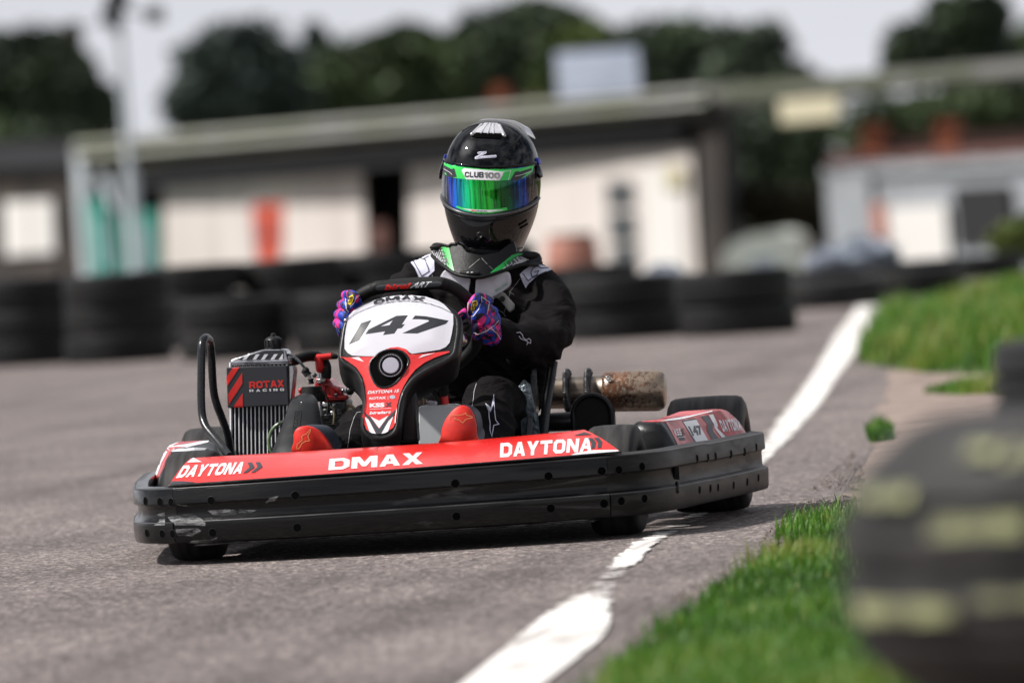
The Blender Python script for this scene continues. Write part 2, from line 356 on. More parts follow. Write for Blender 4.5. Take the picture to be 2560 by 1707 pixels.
def suit_mat():
    m = mat('black race suit', (.0062, .0048, .0056), .85, bump=0, sheen=.0, spec=.12); t = m.node_tree; b = t.nodes['Principled BSDF']
    tcn = t.nodes.new('ShaderNodeTexCoord')
    n = t.nodes.new('ShaderNodeTexNoise'); n.inputs['Scale'].default_value = 7; n.inputs['Detail'].default_value = 2; n.inputs['Distortion'].default_value = 1.3
    mp_ = t.nodes.new('ShaderNodeMapping'); mp_.inputs['Scale'].default_value = (1, 1, 2.2); mp_.inputs['Rotation'].default_value = (0, .6, 0)
    t.links.new(tcn.outputs['Object'], mp_.inputs[0]); t.links.new(mp_.outputs[0], n.inputs[0])
    bp = t.nodes.new('ShaderNodeBump'); bp.inputs['Strength'].default_value = .7; bp.inputs['Distance'].default_value = .025
    n2 = t.nodes.new('ShaderNodeTexNoise'); n2.inputs['Scale'].default_value = 420; bp2 = t.nodes.new('ShaderNodeBump'); bp2.inputs['Strength'].default_value = .25; bp2.inputs['Distance'].default_value = .004
    t.links.new(tcn.outputs['Object'], n2.inputs[0]); t.links.new(n.outputs[0], bp.inputs['Height']); t.links.new(n2.outputs[0], bp2.inputs['Height'])
    t.links.new(bp.outputs[0], bp2.inputs['Normal']); t.links.new(bp2.outputs[0], b.inputs['Normal']); return m
M['suit'] = suit_mat()
def glove_mat():
    m = mat('splash pattern glove', (.01, .01, .01), .6); t = m.node_tree; b = t.nodes['Principled BSDF']
    tcn = t.nodes.new('ShaderNodeTexCoord')
    def wave(sc, rot):
        mp_ = t.nodes.new('ShaderNodeMapping'); mp_.inputs['Rotation'].default_value = rot; t.links.new(tcn.outputs['Object'], mp_.inputs[0])
        n = t.nodes.new('ShaderNodeTexNoise'); n.inputs['Scale'].default_value = sc; n.inputs['Detail'].default_value = 1.5; n.inputs['Distortion'].default_value = .6
        mp_.inputs['Scale'].default_value = (1, 1, .55); t.links.new(mp_.outputs[0], n.inputs[0]); return n.outputs[0]
    a = wave(38, (.3, .9, .2)); c = wave(62, (.7, -.5, .4))
    r = t.nodes.new('ShaderNodeValToRGB'); r.color_ramp.interpolation = 'CONSTANT'; e = r.color_ramp.elements
    e[0].position = 0; e[0].color = (.004, .045, .42, 1); e[1].position = .49; e[1].color = (.004, .004, .02, 1)
    x = e.new(.53); x.color = (.62, .006, .16, 1); x = e.new(.60); x.color = (.62, .02, .32, 1)
    t.links.new(a, r.inputs[0])
    g = t.nodes.new('ShaderNodeMath'); g.operation = 'GREATER_THAN'; g.inputs[1].default_value = .57; t.links.new(c, g.inputs[0])
    x = t.nodes.new('ShaderNodeMixRGB'); x.inputs[2].default_value = (.004, .004, .03, 1); t.links.new(g.outputs[0], x.inputs[0]); t.links.new(r.outputs[0], x.inputs[1])
    t.links.new(x.outputs[0], b.inputs['Base Color']); return m
M['glove'] = glove_mat()
def visor_mat(x0, x1):
    m = mat('iridescent mirror visor', (.0, .5, .1), .06, metal=1, coat=.6, coatr=.02); t = m.node_tree; b = t.nodes['Principled BSDF']
    tcn = t.nodes.new('ShaderNodeTexCoord'); s_ = t.nodes.new('ShaderNodeSeparateXYZ'); t.links.new(tcn.outputs['Object'], s_.inputs[0])
    mr_ = t.nodes.new('ShaderNodeMapRange'); mr_.inputs[1].default_value = x0; mr_.inputs[2].default_value = x1; t.links.new(s_.outputs[0], mr_.inputs[0])
    r = t.nodes.new('ShaderNodeValToRGB'); e = r.color_ramp.elements
    e[0].position = .06; e[0].color = (.001, .001, .003, 1); e[1].position = .95; e[1].color = (.001, .001, .002, 1)
    for p_, c_ in ((.085, (.003, .05, .75)), (.14, (.004, .12, .95)), (.20, (.006, .42, .75)), (.27, (.006, .72, .35)), (.36, (.006, .68, .09)), (.5, (.010, .36, .012)), (.64, (.004, .16, .02)), (.74, (.002, .09, .05)), (.83, (.002, .06, .30)), (.88, (.002, .04, .38)), (.91, (.001, .004, .02))):
        q = e.new(p_); q.color = (*c_, 1)
    t.links.new(mr_.outputs[0], r.inputs[0])
    mp_ = t.nodes.new('ShaderNodeMapping'); mp_.inputs['Scale'].default_value = (1, 1, .03); t.links.new(tcn.outputs['Object'], mp_.inputs[0])
    n = t.nodes.new('ShaderNodeTexNoise'); n.inputs['Scale'].default_value = 130; n.inputs['Detail'].default_value = 3; t.links.new(mp_.outputs[0], n.inputs[0])
    bp = t.nodes.new('ShaderNodeBump'); bp.inputs['Strength'].default_value = .6; bp.inputs['Distance'].default_value = .01
    t.links.new(n.outputs[0], bp.inputs['Height']); t.links.new(bp.outputs[0], b.inputs['Normal'])
    k_ = t.nodes.new('ShaderNodeMapRange'); k_.inputs[1].default_value = .38; k_.inputs[2].default_value = .62; k_.inputs[3].default_value = .15; k_.inputs[4].default_value = 1.15; t.links.new(n.outputs[0], k_.inputs[0])  # vertical streaks: reflections of the surroundings painted into the mirror colour
    x_ = t.nodes.new('ShaderNodeMixRGB'); x_.blend_type = 'MULTIPLY'; x_.inputs[0].default_value = .85; t.links.new(r.outputs[0], x_.inputs[1]); t.links.new(k_.outputs[0], x_.inputs[2])
    t.links.new(x_.outputs[0], b.inputs['Base Color']); return m
def rust_mat():
    m = mat('rusty silencer steel', (.42, .34, .27), .34, metal=.85, bump=.15, bscale=90); t = m.node_tree; b = t.nodes['Principled BSDF']
    tcn = t.nodes.new('ShaderNodeTexCoord'); s_ = t.nodes.new('ShaderNodeSeparateXYZ'); t.links.new(tcn.outputs['Object'], s_.inputs[0])
    n = t.nodes.new('ShaderNodeTexNoise'); n.inputs['Scale'].default_value = 120; n.inputs['Detail'].default_value = 6; n.inputs['Roughness'].default_value = .7; t.links.new(tcn.outputs['Object'], n.inputs[0])
    n3 = t.nodes.new('ShaderNodeTexNoise'); n3.inputs['Scale'].default_value = 22; n3.inputs['Detail'].default_value = 4; t.links.new(tcn.outputs['Object'], n3.inputs[0])
    mr_ = t.nodes.new('ShaderNodeMapRange'); mr_.inputs[1].default_value = .37; mr_.inputs[2].default_value = .50; mr_.inputs[3].default_value = .16; mr_.inputs[4].default_value = -.01
    t.links.new(s_.outputs[0], mr_.inputs[0])
    a = t.nodes.new('ShaderNodeMath'); a.operation = 'ADD'; t.links.new(n.outputs[0], a.inputs[0]); t.links.new(mr_.outputs[0], a.inputs[1])
    r = t.nodes.new('ShaderNodeValToRGB'); e = r.color_ramp.elements; e[0].position = .56; e[0].color = (0, 0, 0, 1); e[1].position = .63; e[1].color = (1, 1, 1, 1); t.links.new(a.outputs[0], r.inputs[0])
    c = t.nodes.new('ShaderNodeValToRGB'); e = c.color_ramp.elements; e[0].position = .35; e[0].color = (.03, .014, .008, 1); e[1].position = .7; e[1].color = (.22, .085, .04, 1); t.links.new(n3.outputs[0], c.inputs[0])
    x = t.nodes.new('ShaderNodeMixRGB'); x.inputs[1].default_value = (.36, .28, .21, 1); t.links.new(r.outputs[0], x.inputs[0]); t.links.new(c.outputs[0], x.inputs[2]); t.links.new(x.outputs[0], b.inputs['Base Color'])
    q = t.nodes.new('ShaderNodeMath'); q.operation = 'MULTIPLY_ADD'; q.inputs[1].default_value = -.7; q.inputs[2].default_value = .75; t.links.new(r.outputs[0], q.inputs[0]); t.links.new(q.outputs[0], b.inputs['Metallic'])
    return m
M['rust'] = rust_mat()
M['worn'] = mat('scuffed plastic edge', (.075, .075, .08), .4, col2=(.02, .02, .021), vscale=30, stretch=(.3, .3, 1))  # gloss highlight along the ledge painted as pale grey, mottled like scuffed plastic
M['worn_top'] = mat('rubbed plastic edge', (.035, .035, .038), .35, col2=(.012, .012, .013), vscale=20, stretch=(.3, .3, 1))  # highlight on the top bevel, painted in as a paler tone
def scuff_mat():
    m = mat('pale scuff marks', (.30, .30, .31), .35); t = m.node_tree; b = t.nodes['Principled BSDF']; tcn = t.nodes.new('ShaderNodeTexCoord'); mp_ = t.nodes.new('ShaderNodeMapping'); mp_.inputs['Scale'].default_value = (.35, .35, 1.6); mp_.inputs['Rotation'].default_value = (0, .12, 0); t.links.new(tcn.outputs['Object'], mp_.inputs[0])
    n = t.nodes.new('ShaderNodeTexNoise'); n.inputs['Scale'].default_value = 42; n.inputs['Detail'].default_value = 9; n.inputs['Roughness'].default_value = .65; t.links.new(mp_.outputs[0], n.inputs[0])
    r = t.nodes.new('ShaderNodeMapRange'); r.inputs[1].default_value = .42; r.inputs[2].default_value = .66; r.inputs[3].default_value = 0; r.inputs[4].default_value = .9; t.links.new(n.outputs[0], r.inputs[0]); t.links.new(r.outputs[0], b.inputs['Alpha']); return m
M['scuff'] = scuff_mat()
# ================================================================== GROUND
def asphalt():
    m = bpy.data.materials.new('asphalt'); m.use_nodes = True; t = m.node_tree; b = t.nodes['Principled BSDF']; b.inputs['Roughness'].default_value = .8; b.inputs['Specular IOR Level'].default_value = .35
    tcn = t.nodes.new('ShaderNodeTexCoord')
    v = t.nodes.new('ShaderNodeTexVoronoi'); v.inputs['Scale'].default_value = 95; t.links.new(tcn.outputs['Object'], v.inputs[0])
    r = t.nodes.new('ShaderNodeValToRGB'); e = r.color_ramp.elements; e[0].position = 0; e[0].color = (.048, .040, .039, 1); e[1].position = 1; e[1].color = (.66, .56, .52, 1)
    q = e.new(.3); q.color = (.182, .153, .146, 1); q = e.new(.8); q.color = (.278, .233, .220, 1)
    s_ = t.nodes.new('ShaderNodeSeparateColor'); t.links.new(v.outputs['Color'], s_.inputs[0]); t.links.new(s_.outputs[0], r.inputs[0])
    n = t.nodes.new('ShaderNodeTexNoise'); n.inputs['Scale'].default_value = .9; n.inputs['Detail'].default_value = 6; t.links.new(tcn.outputs['Object'], n.inputs[0])
    mr_ = t.nodes.new('ShaderNodeMapRange'); mr_.inputs[1].default_value = .35; mr_.inputs[2].default_value = .7; mr_.inputs[3].default_value = .58; mr_.inputs[4].default_value = .95; t.links.new(n.outputs[0], mr_.inputs[0])
    n3 = t.nodes.new('ShaderNodeTexNoise'); n3.inputs['Scale'].default_value = 45; n3.inputs['Detail'].default_value = 5; t.links.new(tcn.outputs['Object'], n3.inputs[0])
    mr3 = t.nodes.new('ShaderNodeMapRange'); mr3.inputs[1].default_value = .3; mr3.inputs[2].default_value = .7; mr3.inputs[3].default_value = .6; mr3.inputs[4].default_value = 1.3; t.links.new(n3.outputs[0], mr3.inputs[0])
    x = t.nodes.new('ShaderNodeMixRGB'); x.blend_type = 'MULTIPLY'; x.inputs[0].default_value = 1; t.links.new(r.outputs[0], x.inputs[1]); t.links.new(mr_.outputs[0], x.inputs[2])
    x2 = t.nodes.new('ShaderNodeMixRGB'); x2.blend_type = 'MULTIPLY'; x2.inputs[0].default_value = 1; t.links.new(x.outputs[0], x2.inputs[1]); t.links.new(mr3.outputs[0], x2.inputs[2])
    mps = t.nodes.new('ShaderNodeMapping'); mps.inputs['Rotation'].default_value = (0, 0, .06); mps.inputs['Scale'].default_value = (2.6, .09, 1); t.links.new(tcn.outputs['Object'], mps.inputs[0])
    ns = t.nodes.new('ShaderNodeTexNoise'); ns.inputs['Scale'].default_value = 1.3; ns.inputs['Detail'].default_value = 5; t.links.new(mps.outputs[0], ns.inputs[0])
    ms = t.nodes.new('ShaderNodeMapRange'); ms.inputs[1].default_value = .5; ms.inputs[2].default_value = .68; ms.inputs[3].default_value = 1.04; ms.inputs[4].default_value = .72; t.links.new(ns.outputs[0], ms.inputs[0])
    x4 = t.nodes.new('ShaderNodeMixRGB'); x4.blend_type = 'MULTIPLY'; x4.inputs[0].default_value = 1; t.links.new(x2.outputs[0], x4.inputs[1]); t.links.new(ms.outputs[0], x4.inputs[2])
    t.links.new(x4.outputs[0], b.inputs['Base Color'])
    bp = t.nodes.new('ShaderNodeBump'); bp.inputs['Strength'].default_value = 1; bp.inputs['Distance'].default_value = .006; t.links.new(v.outputs['Distance'], bp.inputs['Height']); t.links.new(bp.outputs[0], b.inputs['Normal'])
    return m
M['asphalt'] = asphalt()
M['earth'] = mat('sandy verge', (.36, .275, .235), .95, col2=(.18, .14, .12), vscale=5, vlo=.35, vhi=.65, bump=.9, bscale=70, detail=9)
M['terrain'] = mat('paddock ground', (.16, .145, .13), .95, col2=(.07, .09, .04), vscale=.2)
# terrain: level under the track, a metre lower beyond the tyre wall
ys = [-60, -30, -10, 0, 10, 20, 30, 38, 50, 70, 90, 110, 150, 250, 500, 1500]
def gz(y): return -1.15*min(max((y-40)/55, 0), 1)**1.3-.006
xs_ = [-900, -300, -100, -40, -15, 0, 15, 40, 100, 300, 900]
vs = [(x, y, gz(y)) for y in ys for x in xs_]; fs = [(j*11+i, j*11+i+1, (j+1)*11+i+1, (j+1)*11+i) for j in range(len(ys)-1) for i in range(10)]
tag(build(MB().add(vs, fs), 'ground', M['terrain'], smooth=None), kind='structure')
tag(build(MB().add([(-30, -40, 0), (30, -40, 0), (30, 33, 0), (-30, 33, 0)], [(0, 1, 2, 3)]), 'road', M['asphalt'], smooth=None), kind='structure')
def flat_px(px, z, y_far=None): return [G(a, b, z) for a, b in px]
def ragged(P, amp, n=10):
    out_ = []
    for a, b in zip(P, P[1:]):
        for k in range(n):
            p = a.lerp(b, k/n); s_ = max((p-CAM).length/20, .4)
            out_.append(p+Vector((noise.noise(p*7)*amp, noise.noise(p*9+Vector((5, 5, 5)))*amp*3, 0))*s_)
    out_.append(P[-1]); return out_
# sandy verge to the right
vb_ = [G(a, b, .004) for a, b in ((2215, 930), (2206, 1000), (2190, 1076), (2150, 1200), (2095, 1290), (2030, 1350), (1950, 1420), (1850, 1495), (1720, 1590), (1540, 1700), (1440, 1800), (1250, 2100), (1000, 2600))]
ed = ragged(vb_, .05); far = G(2215, 930, .004)
rng_pts = [Vector((p.x+7, p.y, .004)) for p in ed]
n = len(ed); tag(build(MB().add(ed+rng_pts, [(i, i+1, n+i+1, n+i) for i in range(n-1)]), 'verge', M['earth'], smooth=None), kind='structure')
# white edge line, wearing off
def line_mat():
    m = bpy.data.materials.new('white line paint'); m.use_nodes = True; t = m.node_tree; b = t.nodes['Principled BSDF']; b.inputs['Base Color'].default_value = (.74, .71, .68, 1); b.inputs['Roughness'].default_value = .6; nd = t.nodes.new('ShaderNodeTexNoise'); nd.inputs['Scale'].default_value = 60; nd.inputs['Detail'].default_value = 8; rd = t.nodes.new('ShaderNodeValToRGB'); rd.color_ramp.elements[0].position = .3; rd.color_ramp.elements[0].color = (.42, .39, .37, 1); rd.color_ramp.elements[1].position = .5; rd.color_ramp.elements[1].color = (.78, .75, .72, 1); t.links.new(nd.outputs[0], rd.inputs[0]); t.links.new(rd.outputs[0], b.inputs['Base Color'])
    tcn = t.nodes.new('ShaderNodeTexCoord'); n = t.nodes.new('ShaderNodeTexNoise'); n.inputs['Scale'].default_value = 11; n.inputs['Detail'].default_value = 9; n.inputs['Roughness'].default_value = .65; t.links.new(tcn.outputs['Object'], n.inputs[0])
    a = t.nodes.new('ShaderNodeAttribute'); a.attribute_name = 'wear'
    s_ = t.nodes.new('ShaderNodeMath'); s_.operation = 'SUBTRACT'; t.links.new(n.outputs[0], s_.inputs[0]); t.links.new(a.outputs['Fac'], s_.inputs[1])
    g = t.nodes.new('ShaderNodeMapRange'); g.inputs[1].default_value = 0; g.inputs[2].default_value = .03; t.links.new(s_.outputs[0], g.inputs[0]); t.links.new(g.outputs[0], b.inputs['Alpha'])
    n2 = t.nodes.new('ShaderNodeTexNoise'); n2.inputs['Scale'].default_value = 90; t.links.new(tcn.outputs['Object'], n2.inputs[0]); bp = t.nodes.new('ShaderNodeBump'); bp.inputs['Strength'].default_value = .4; bp.inputs['Distance'].default_value = .004; t.links.new(n2.outputs[0], bp.inputs['Height']); t.links.new(bp.outputs[0], b.inputs['Normal'])
    return m
M['line'] = line_mat()
def line(pairs, name='track_line'):
    Lp = smooth_path([G(*a, .004) for a, b, w_ in pairs], 8); Rp = smooth_path([G(*b, .004) for a, b, w_ in pairs], 8); ww = [w_ for a, b, w_ in pairs]
    vs = []; fs = []; wt = []; m_ = len(Lp); C_ = 6
    for i in range(m_):
        u = i/8; j = min(int(u), len(ww)-2); w_ = ww[j]+(ww[j+1]-ww[j])*(u-j); ext = (Rp[i]-Lp[i])*.02
        for k in range(C_+1):
            t = k/C_; vs.append((Lp[i]-ext).lerp(Rp[i]+ext, t)); wt.append(w_+(.22 if k in (0, C_) else (.07 if k in (1, C_-1) else -.0)))
    for i in range(m_-1):
        for k in range(C_): fs.append((i*(C_+1)+k, i*(C_+1)+k+1, (i+1)*(C_+1)+k+1, (i+1)*(C_+1)+k))
    me = bpy.data.meshes.new(name); me.from_pydata(vs, [], fs); at = me.attributes.new('wear', 'FLOAT', 'POINT'); at.data.foreach_set('value', wt); me.materials.append(M['line'])
    o = bpy.data.objects.new(name, me); S.collection.objects.link(o); return tag(o, kind='structure')
line([((1020, 1800), (1240, 1800), .1), ((1156, 1707), (1353, 1707), .15), ((1310, 1579), (1507, 1584), .22), ((1385, 1515), (1530, 1515), .33), ((1440, 1468), (1560, 1470), .54), ((1495, 1425), (1590, 1428), .53), ((1530, 1398), (1608, 1395), .33), ((1575, 1360), (1640, 1360), .36), ((1600, 1340), (1690, 1336), .46), ((1645, 1316), (1735, 1314), .53), ((1700, 1290), (1780, 1288), .5), ((1790, 1220), (1860, 1218), .4), ((1870, 1150), (1925, 1150), .42), ((1900, 1110), (1966, 1110), .40), ((1930, 1060), (2018, 1058), .40), ((1980, 1000), (2060, 1000), .33), ((2028, 938), (2096, 940), .28), ((2068, 872), (2148, 870), .30), ((2090, 835), (2168, 832), .26), ((2118, 800), (2184, 798), .28), ((2140, 770), (2196, 768), .25), ((2150, 755), (2205, 753), .3)])
# ---------------------------------------------------------------- grass
def grass_mat(n_, c1, c2, c3):
    m = bpy.data.materials.new(n_); m.use_nodes = True; t = m.node_tree; b = t.nodes['Principled BSDF']; b.inputs['Roughness'].default_value = .55
    a = t.nodes.new('ShaderNodeAttribute'); a.attribute_name = 'tint'; r = t.nodes.new('ShaderNodeValToRGB'); e = r.color_ramp.elements; e[0].color = (*c1, 1); e[1].color = (*c3, 1); q = e.new(.55); q.color = (*c2, 1)
    t.links.new(a.outputs['Fac'], r.inputs[0]); t.links.new(r.outputs[0], b.inputs['Base Color'])
    tr = t.nodes.new('ShaderNodeBsdfTranslucent'); t.links.new(r.outputs[0], tr.inputs[0]); mx_ = t.nodes.new('ShaderNodeMixShader'); mx_.inputs[0].default_value = .35
    o = t.nodes['Material Output']; t.links.new(b.outputs[0], mx_.inputs[1]); t.links.new(tr.outputs[0], mx_.inputs[2]); t.links.new(mx_.outputs[0], o.inputs[0]); return m
M['grass'] = grass_mat('verge grass', (.025, .085, .008), (.085, .235, .016), (.26, .28, .06))
def pip(x, y, P):
    c = False; j = len(P)-1
    for i in range(len(P)):
        if (P[i][1] > y) != (P[j][1] > y) and x < (P[j][0]-P[i][0])*(y-P[i][1])/(P[j][1]-P[i][1])+P[i][0]: c = not c
        j = i
    return c
def edge_dist(x, y, P):
    d = 1e9
    for i in range(len(P)):
        a = Vector(P[i]); b = Vector(P[(i+1) % len(P)]); p = Vector((x, y)); t = max(0, min(1, (p-a).dot(b-a)/max((b-a).length_squared, 1e-9))); d = min(d, (p-(a+(b-a)*t)).length)
    return d
def blades(name, P, count, hgt, wdt, zf, label, seed, dens=None):
    rnd = random.Random(seed); x0 = min(p[0] for p in P); x1 = max(p[0] for p in P); y0 = min(p[1] for p in P); y1 = max(p[1] for p in P)
    vs = []; fs = []; tn = []; k = 0; tries = 0
    while k < count and tries < count*30:
        tries += 1; x = rnd.uniform(x0, x1); y = rnd.uniform(y0, y1)
        if not pip(x, y, P): continue
        nv = noise.noise(Vector((x*2.1, y*1.1, seed)))
        if dens and rnd.random() > dens(x, y, nv): continue
        k += 1; h = hgt*(.35+rnd.random()**2*1.3)*(1+.9*nv); a = rnd.uniform(0, 6.28); ln = rnd.uniform(.1, .6)*h; w_ = wdt*rnd.uniform(.6, 1.3); z = zf(x, y)
        dx, dy = math.cos(a), math.sin(a); px_, py_ = -dy*w_/2, dx*w_/2; o = len(vs)
        vs += [(x-px_, y-py_, z-.005), (x+px_, y+py_, z-.005), (x+dx*ln*.4+px_*.8, y+dy*ln*.4+py_*.8, z+h*.6), (x+dx*ln*.4-px_*.8, y+dy*ln*.4-py_*.8, z+h*.6), (x+dx*ln, y+dy*ln, z+h)]
        fs += [(o, o+1, o+2, o+3), (o+3, o+2, o+4)]; t = min(max(.40+.9*nv+rnd.gauss(0, .17), 0), 1); 
        if rnd.random() < .03: t = .95
        tn += [t]*5
    me = bpy.data.meshes.new(name); me.from_pydata(vs, [], fs); at = me.attributes.new('tint', 'FLOAT', 'POINT'); at.data.foreach_set('value', tn); me.materials.append(M['grass'])
    o = bpy.data.objects.new(name, me); S.collection.objects.link(o); return tag(o, label, 'grass', kind='stuff')
near = [G(a, b) for a, b in ((1400, 1800), (1502, 1707), (1544, 1649), (1614, 1598), (1708, 1537), (1792, 1462), (1895, 1424), (1960, 1400), (1937, 1345), (1970, 1310), (2082, 1289), (2160, 1290), (2250, 1300), (2500, 1500), (2700, 1900), (2000, 2000))]
nearP = [(p.x, p.y) for p in near]
blades('grass', nearP, 60000, .030, .0045, lambda x, y: .004, 'bright green short grass on the near right verge', 3, lambda x, y, nv: (.75+.9*nv)*min(edge_dist(x, y, nearP)/.22+.06, 1))
tuft = [G(a, b) for a, b in ((2165, 1090), (2195, 1075), (2235, 1085), (2240, 1105), (2180, 1112))]
blades('grass', [(p.x, p.y) for p in tuft], 1500, .03, .005, lambda x, y: .004, 'small green tuft alone on the sandy verge', 5)
tuft = [G(a, b) for a, b in ((2310, 985), (2420, 972), (2560, 968), (2560, 985), (2400, 992))]
blades('grass', [(p.x, p.y) for p in tuft], 1500, .03, .008, lambda x, y: .004, 'thin strip of grass crossing the sandy verge', 6)
bank = [G(a, b) for a, b in ((2140, 905), (2155, 870), (2180, 820), (2215, 790))]+[Vector((-.3, 34, 0)), Vector((0.2, 44, 0)), Vector((8, 52, 0)), Vector((9, 14, 0))]+[G(a, b) for a, b in ((2750, 930), (2560, 940), (2300, 936))]
bankP = [(p.x, p.y) for p in bank]
def bz(x, y): return .004+.10*min(edge_dist(x, y, bankP)/1.2, 1)**.8
vs2, fs2 = refine([(p[0], p[1]) for p in bankP], [tuple(t) for t in tessellate_polygon([[Vector((a, b, 0)) for a, b in bankP]])], 1.2)
tag(build(MB().add([(a, b, bz(a, b)-.002) for a, b in vs2], fs2), 'bank', mat('grassy soil', (.05, .10, .02), .95, col2=(.12, .11, .05), vscale=3), smooth=60), kind='structure')
blades('grass', bankP, 120000, .075, .009, bz, 'tall green grass covering the bank on the right', 8, lambda x, y, nv: (.8+.6*nv)*(1.0 if y < 30 else .5)*(1 if x < 4 else .3))

# loose grit on the edge of the track
def grit():
    rnd = random.Random(11); mb = MB(); P = [(p.x, p.y) for p in (G(a, b) for a, b in ((1560, 1620), (1700, 1480), (1860, 1400), (1960, 1290), (2060, 1200), (2130, 1130), (2170, 1200), (2120, 1290), (2000, 1400), (1850, 1520), (1700, 1640)))]
    x0 = min(p[0] for p in P)-.1; x1 = max(p[0] for p in P); y0 = min(p[1] for p in P); y1 = max(p[1] for p in P); n_ = 0
    while n_ < 2600:
        x, y = rnd.uniform(x0, x1), rnd.uniform(y0, y1)
        if not pip(x, y, P): continue
        if rnd.random() > .45+1.2*noise.noise(Vector((x*3, y*1.2, 0))): n_ += .05; continue
        n_ += 1; r_ = .0015+.0035*rnd.random()**3; c = Vector((x, y, .004+r_*.4)); d = [Vector((rnd.gauss(0, 1), rnd.gauss(0, 1), rnd.gauss(0, 1))).normalized()*r_*rnd.uniform(.7, 1.3) for _ in range(2)]
        v = [c+Vector((r_*rnd.uniform(.7, 1.3), 0, 0)), c+Vector((-r_*.5, r_*.9, 0)), c+Vector((-r_*.5, -r_*.9, 0)), c+Vector((rnd.uniform(-.3, .3)*r_, rnd.uniform(-.3, .3)*r_, r_*rnd.uniform(.6, 1))), c-Vector((0, 0, r_*.6))]
        mb.add(v, [(0, 1, 3), (1, 2, 3), (2, 0, 3), (1, 0, 4), (2, 1, 4), (0, 2, 4)])
    o = build(mb, 'gravel', mat('grit', (.42, .35, .30), .9, col2=(.10, .08, .07), vscale=60, vlo=.35, vhi=.65), smooth=None); tag(o, 'loose grit scattered between the white line and the near grass', 'gravel', kind='stuff')
grit()
# ================================================================== THE KART
kart = thing('racing_kart', (0, 0.4, 0), 'red and black racing kart number 147 cornering on the asphalt with its driver aboard', 'go-kart')
# --- wraparound bumper: plan path (front middle to rear) mirrored left and right
half = [(0, -.35), (.28, -.325), (.50, -.262)]
side = [(.50, -.262), (.575, -.19), (.618, -.08), (.642, .06), (.668, .22), (.705, .5), (.735, .74), (.752, .90), (.750, .965), (.725, .985)]
PROF = [(-.036, .178), (-.034, .1875), (-.026, .1895), (-.006, .185), (-.001, .182), (.0005, .178), (.0015, .148), (0, .1455), (-.006, .144), (-.008, .140), (-.008, .112), (-.0065, .108), (.0035, .103), (.0055, .1005), (.006, .096), (.004, .060), (.001, .053), (-.012, .050), (-.034, .052)]
def band(path, prof=PROF):
    P = [Vector((a, b, 0)) for a, b in path]; secs = []
    for i, p in enumerate(P):
        t = (P[min(i+1, len(P)-1)]-P[max(i-1, 0)]).normalized(); n = Vector((t.y, -t.x, 0))
        hf = 1+.05*max(-1, min(1, p.x/.55))*(1 if p.y < .3 else .6)-.01; secs.append([p+n*o+Vector((0, 0, .05+(z-.05)*hf)) for o, z in prof])
    return MB().loft(secs)
fp = [(-a, b) for a, b in half[::-1]][:-1]+half
fp = [(v.x, v.y) for v in smooth_path([(a, b, 0) for a, b in fp], 8)]
bump_f = build(band(fp), 'front_bumper', M['bumper'], kart, smooth=28)
sr = [(v.x, v.y) for v in smooth_path([(a, b, 0) for a, b in side], 6)]
sr[0] = (sr[0][0]+.0008, sr[0][1]+.0004)
bump_r = build(band(sr), 'side_bumper', M['bumper_side'], kart, smooth=28)
bump_l = build(band([(-a, b) for a, b in sr][::-1]), 'side_bumper', M['bumper'], kart, smooth=28)
tb = bvh(bump_f, bump_r, bump_l)
def hits(tree, px, py): 
    d = ray(px, py).normalized(); h, n, i, q = tree.ray_cast(CAM, d)
    if h is not None and n.dot(d) > 0: n = -n
    return h, n
BOLT = [(364, 1252), (400, 1254), (428, 1255), (528, 1251), (738, 1238), (1138, 1208), (1371, 1190), (1504, 1177), (368, 1332), (406, 1334), (432, 1334), (532, 1331), (743, 1318), (1141, 1290), (1377, 1270), (1510, 1258),
        (1547, 1174), (1605, 1166), (1743, 1146), (1770, 1143), (1789, 1140), (1828, 1134), (1862, 1128), (1891, 1117), (1553, 1252), (1611, 1246), (1749, 1224), (1776, 1220), (1795, 1218), (1834, 1212), (1868, 1204), (1896, 1194)]
for bx_, by_ in BOLT:
    h, n = hits(tb, bx_, by_)
    if h is None: continue
    r_ = .0098
    par = bump_f if abs(h.x) < .5 else (bump_r if h.x > 0 else bump_l)
    b = MB().lathe([(-.003, r_*1.1), (.0006, r_*1.08), (.0009, r_*1.02), (.0008, r_*.97), (-.001, r_*.95)], h, n, 20)
    ring = build(b, 'bolt_hole', M['plastic'], par, smooth=40)
    c = MB().lathe([(-.001, r_*.96), (.0009, r_*.96), (.00092, r_*.01)], h, n, 20); c.f.pop(); 
    build(c, 'bolt', M['hole'], par)  # flat black disc, painted shade inside the bolt hole
sl_ = MB().add(*[(lambda q: ([h_ for h_ in q], [(0, 1, 2, 3)]))([hits(tb, 1687, 1166)[0]+Vector((.0, -.002, 0)), hits(tb, 1697, 1166)[0]+Vector((0, -.002, 0)), hits(tb, 1699, 1198)[0]+Vector((0, -.002, 0)), hits(tb, 1686, 1198)[0]+Vector((0, -.002, 0))])][0])
build(sl_, 'slot', M['hole'], bump_r)
ms_ = hits(tb, 1694, 1220)[0]
build(MB().tube([ms_+Vector((0, -.001, .012)), ms_+Vector((0, -.003, -.008))], [.005, .004], 8, dome=1), 'slot_lug', M['bumper'], bump_r)
def ledge(path, off, z, rr, nm, m_, par):  # thin strip along a bumper path, carries a painted highlight
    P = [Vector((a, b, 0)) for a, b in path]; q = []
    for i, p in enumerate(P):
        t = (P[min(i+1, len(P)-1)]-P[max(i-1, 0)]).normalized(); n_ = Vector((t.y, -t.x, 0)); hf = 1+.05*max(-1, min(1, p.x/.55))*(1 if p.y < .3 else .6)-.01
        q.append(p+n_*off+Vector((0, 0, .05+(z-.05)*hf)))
    build(MB().tube(q, rr, 8), nm, m_, par, smooth=60)
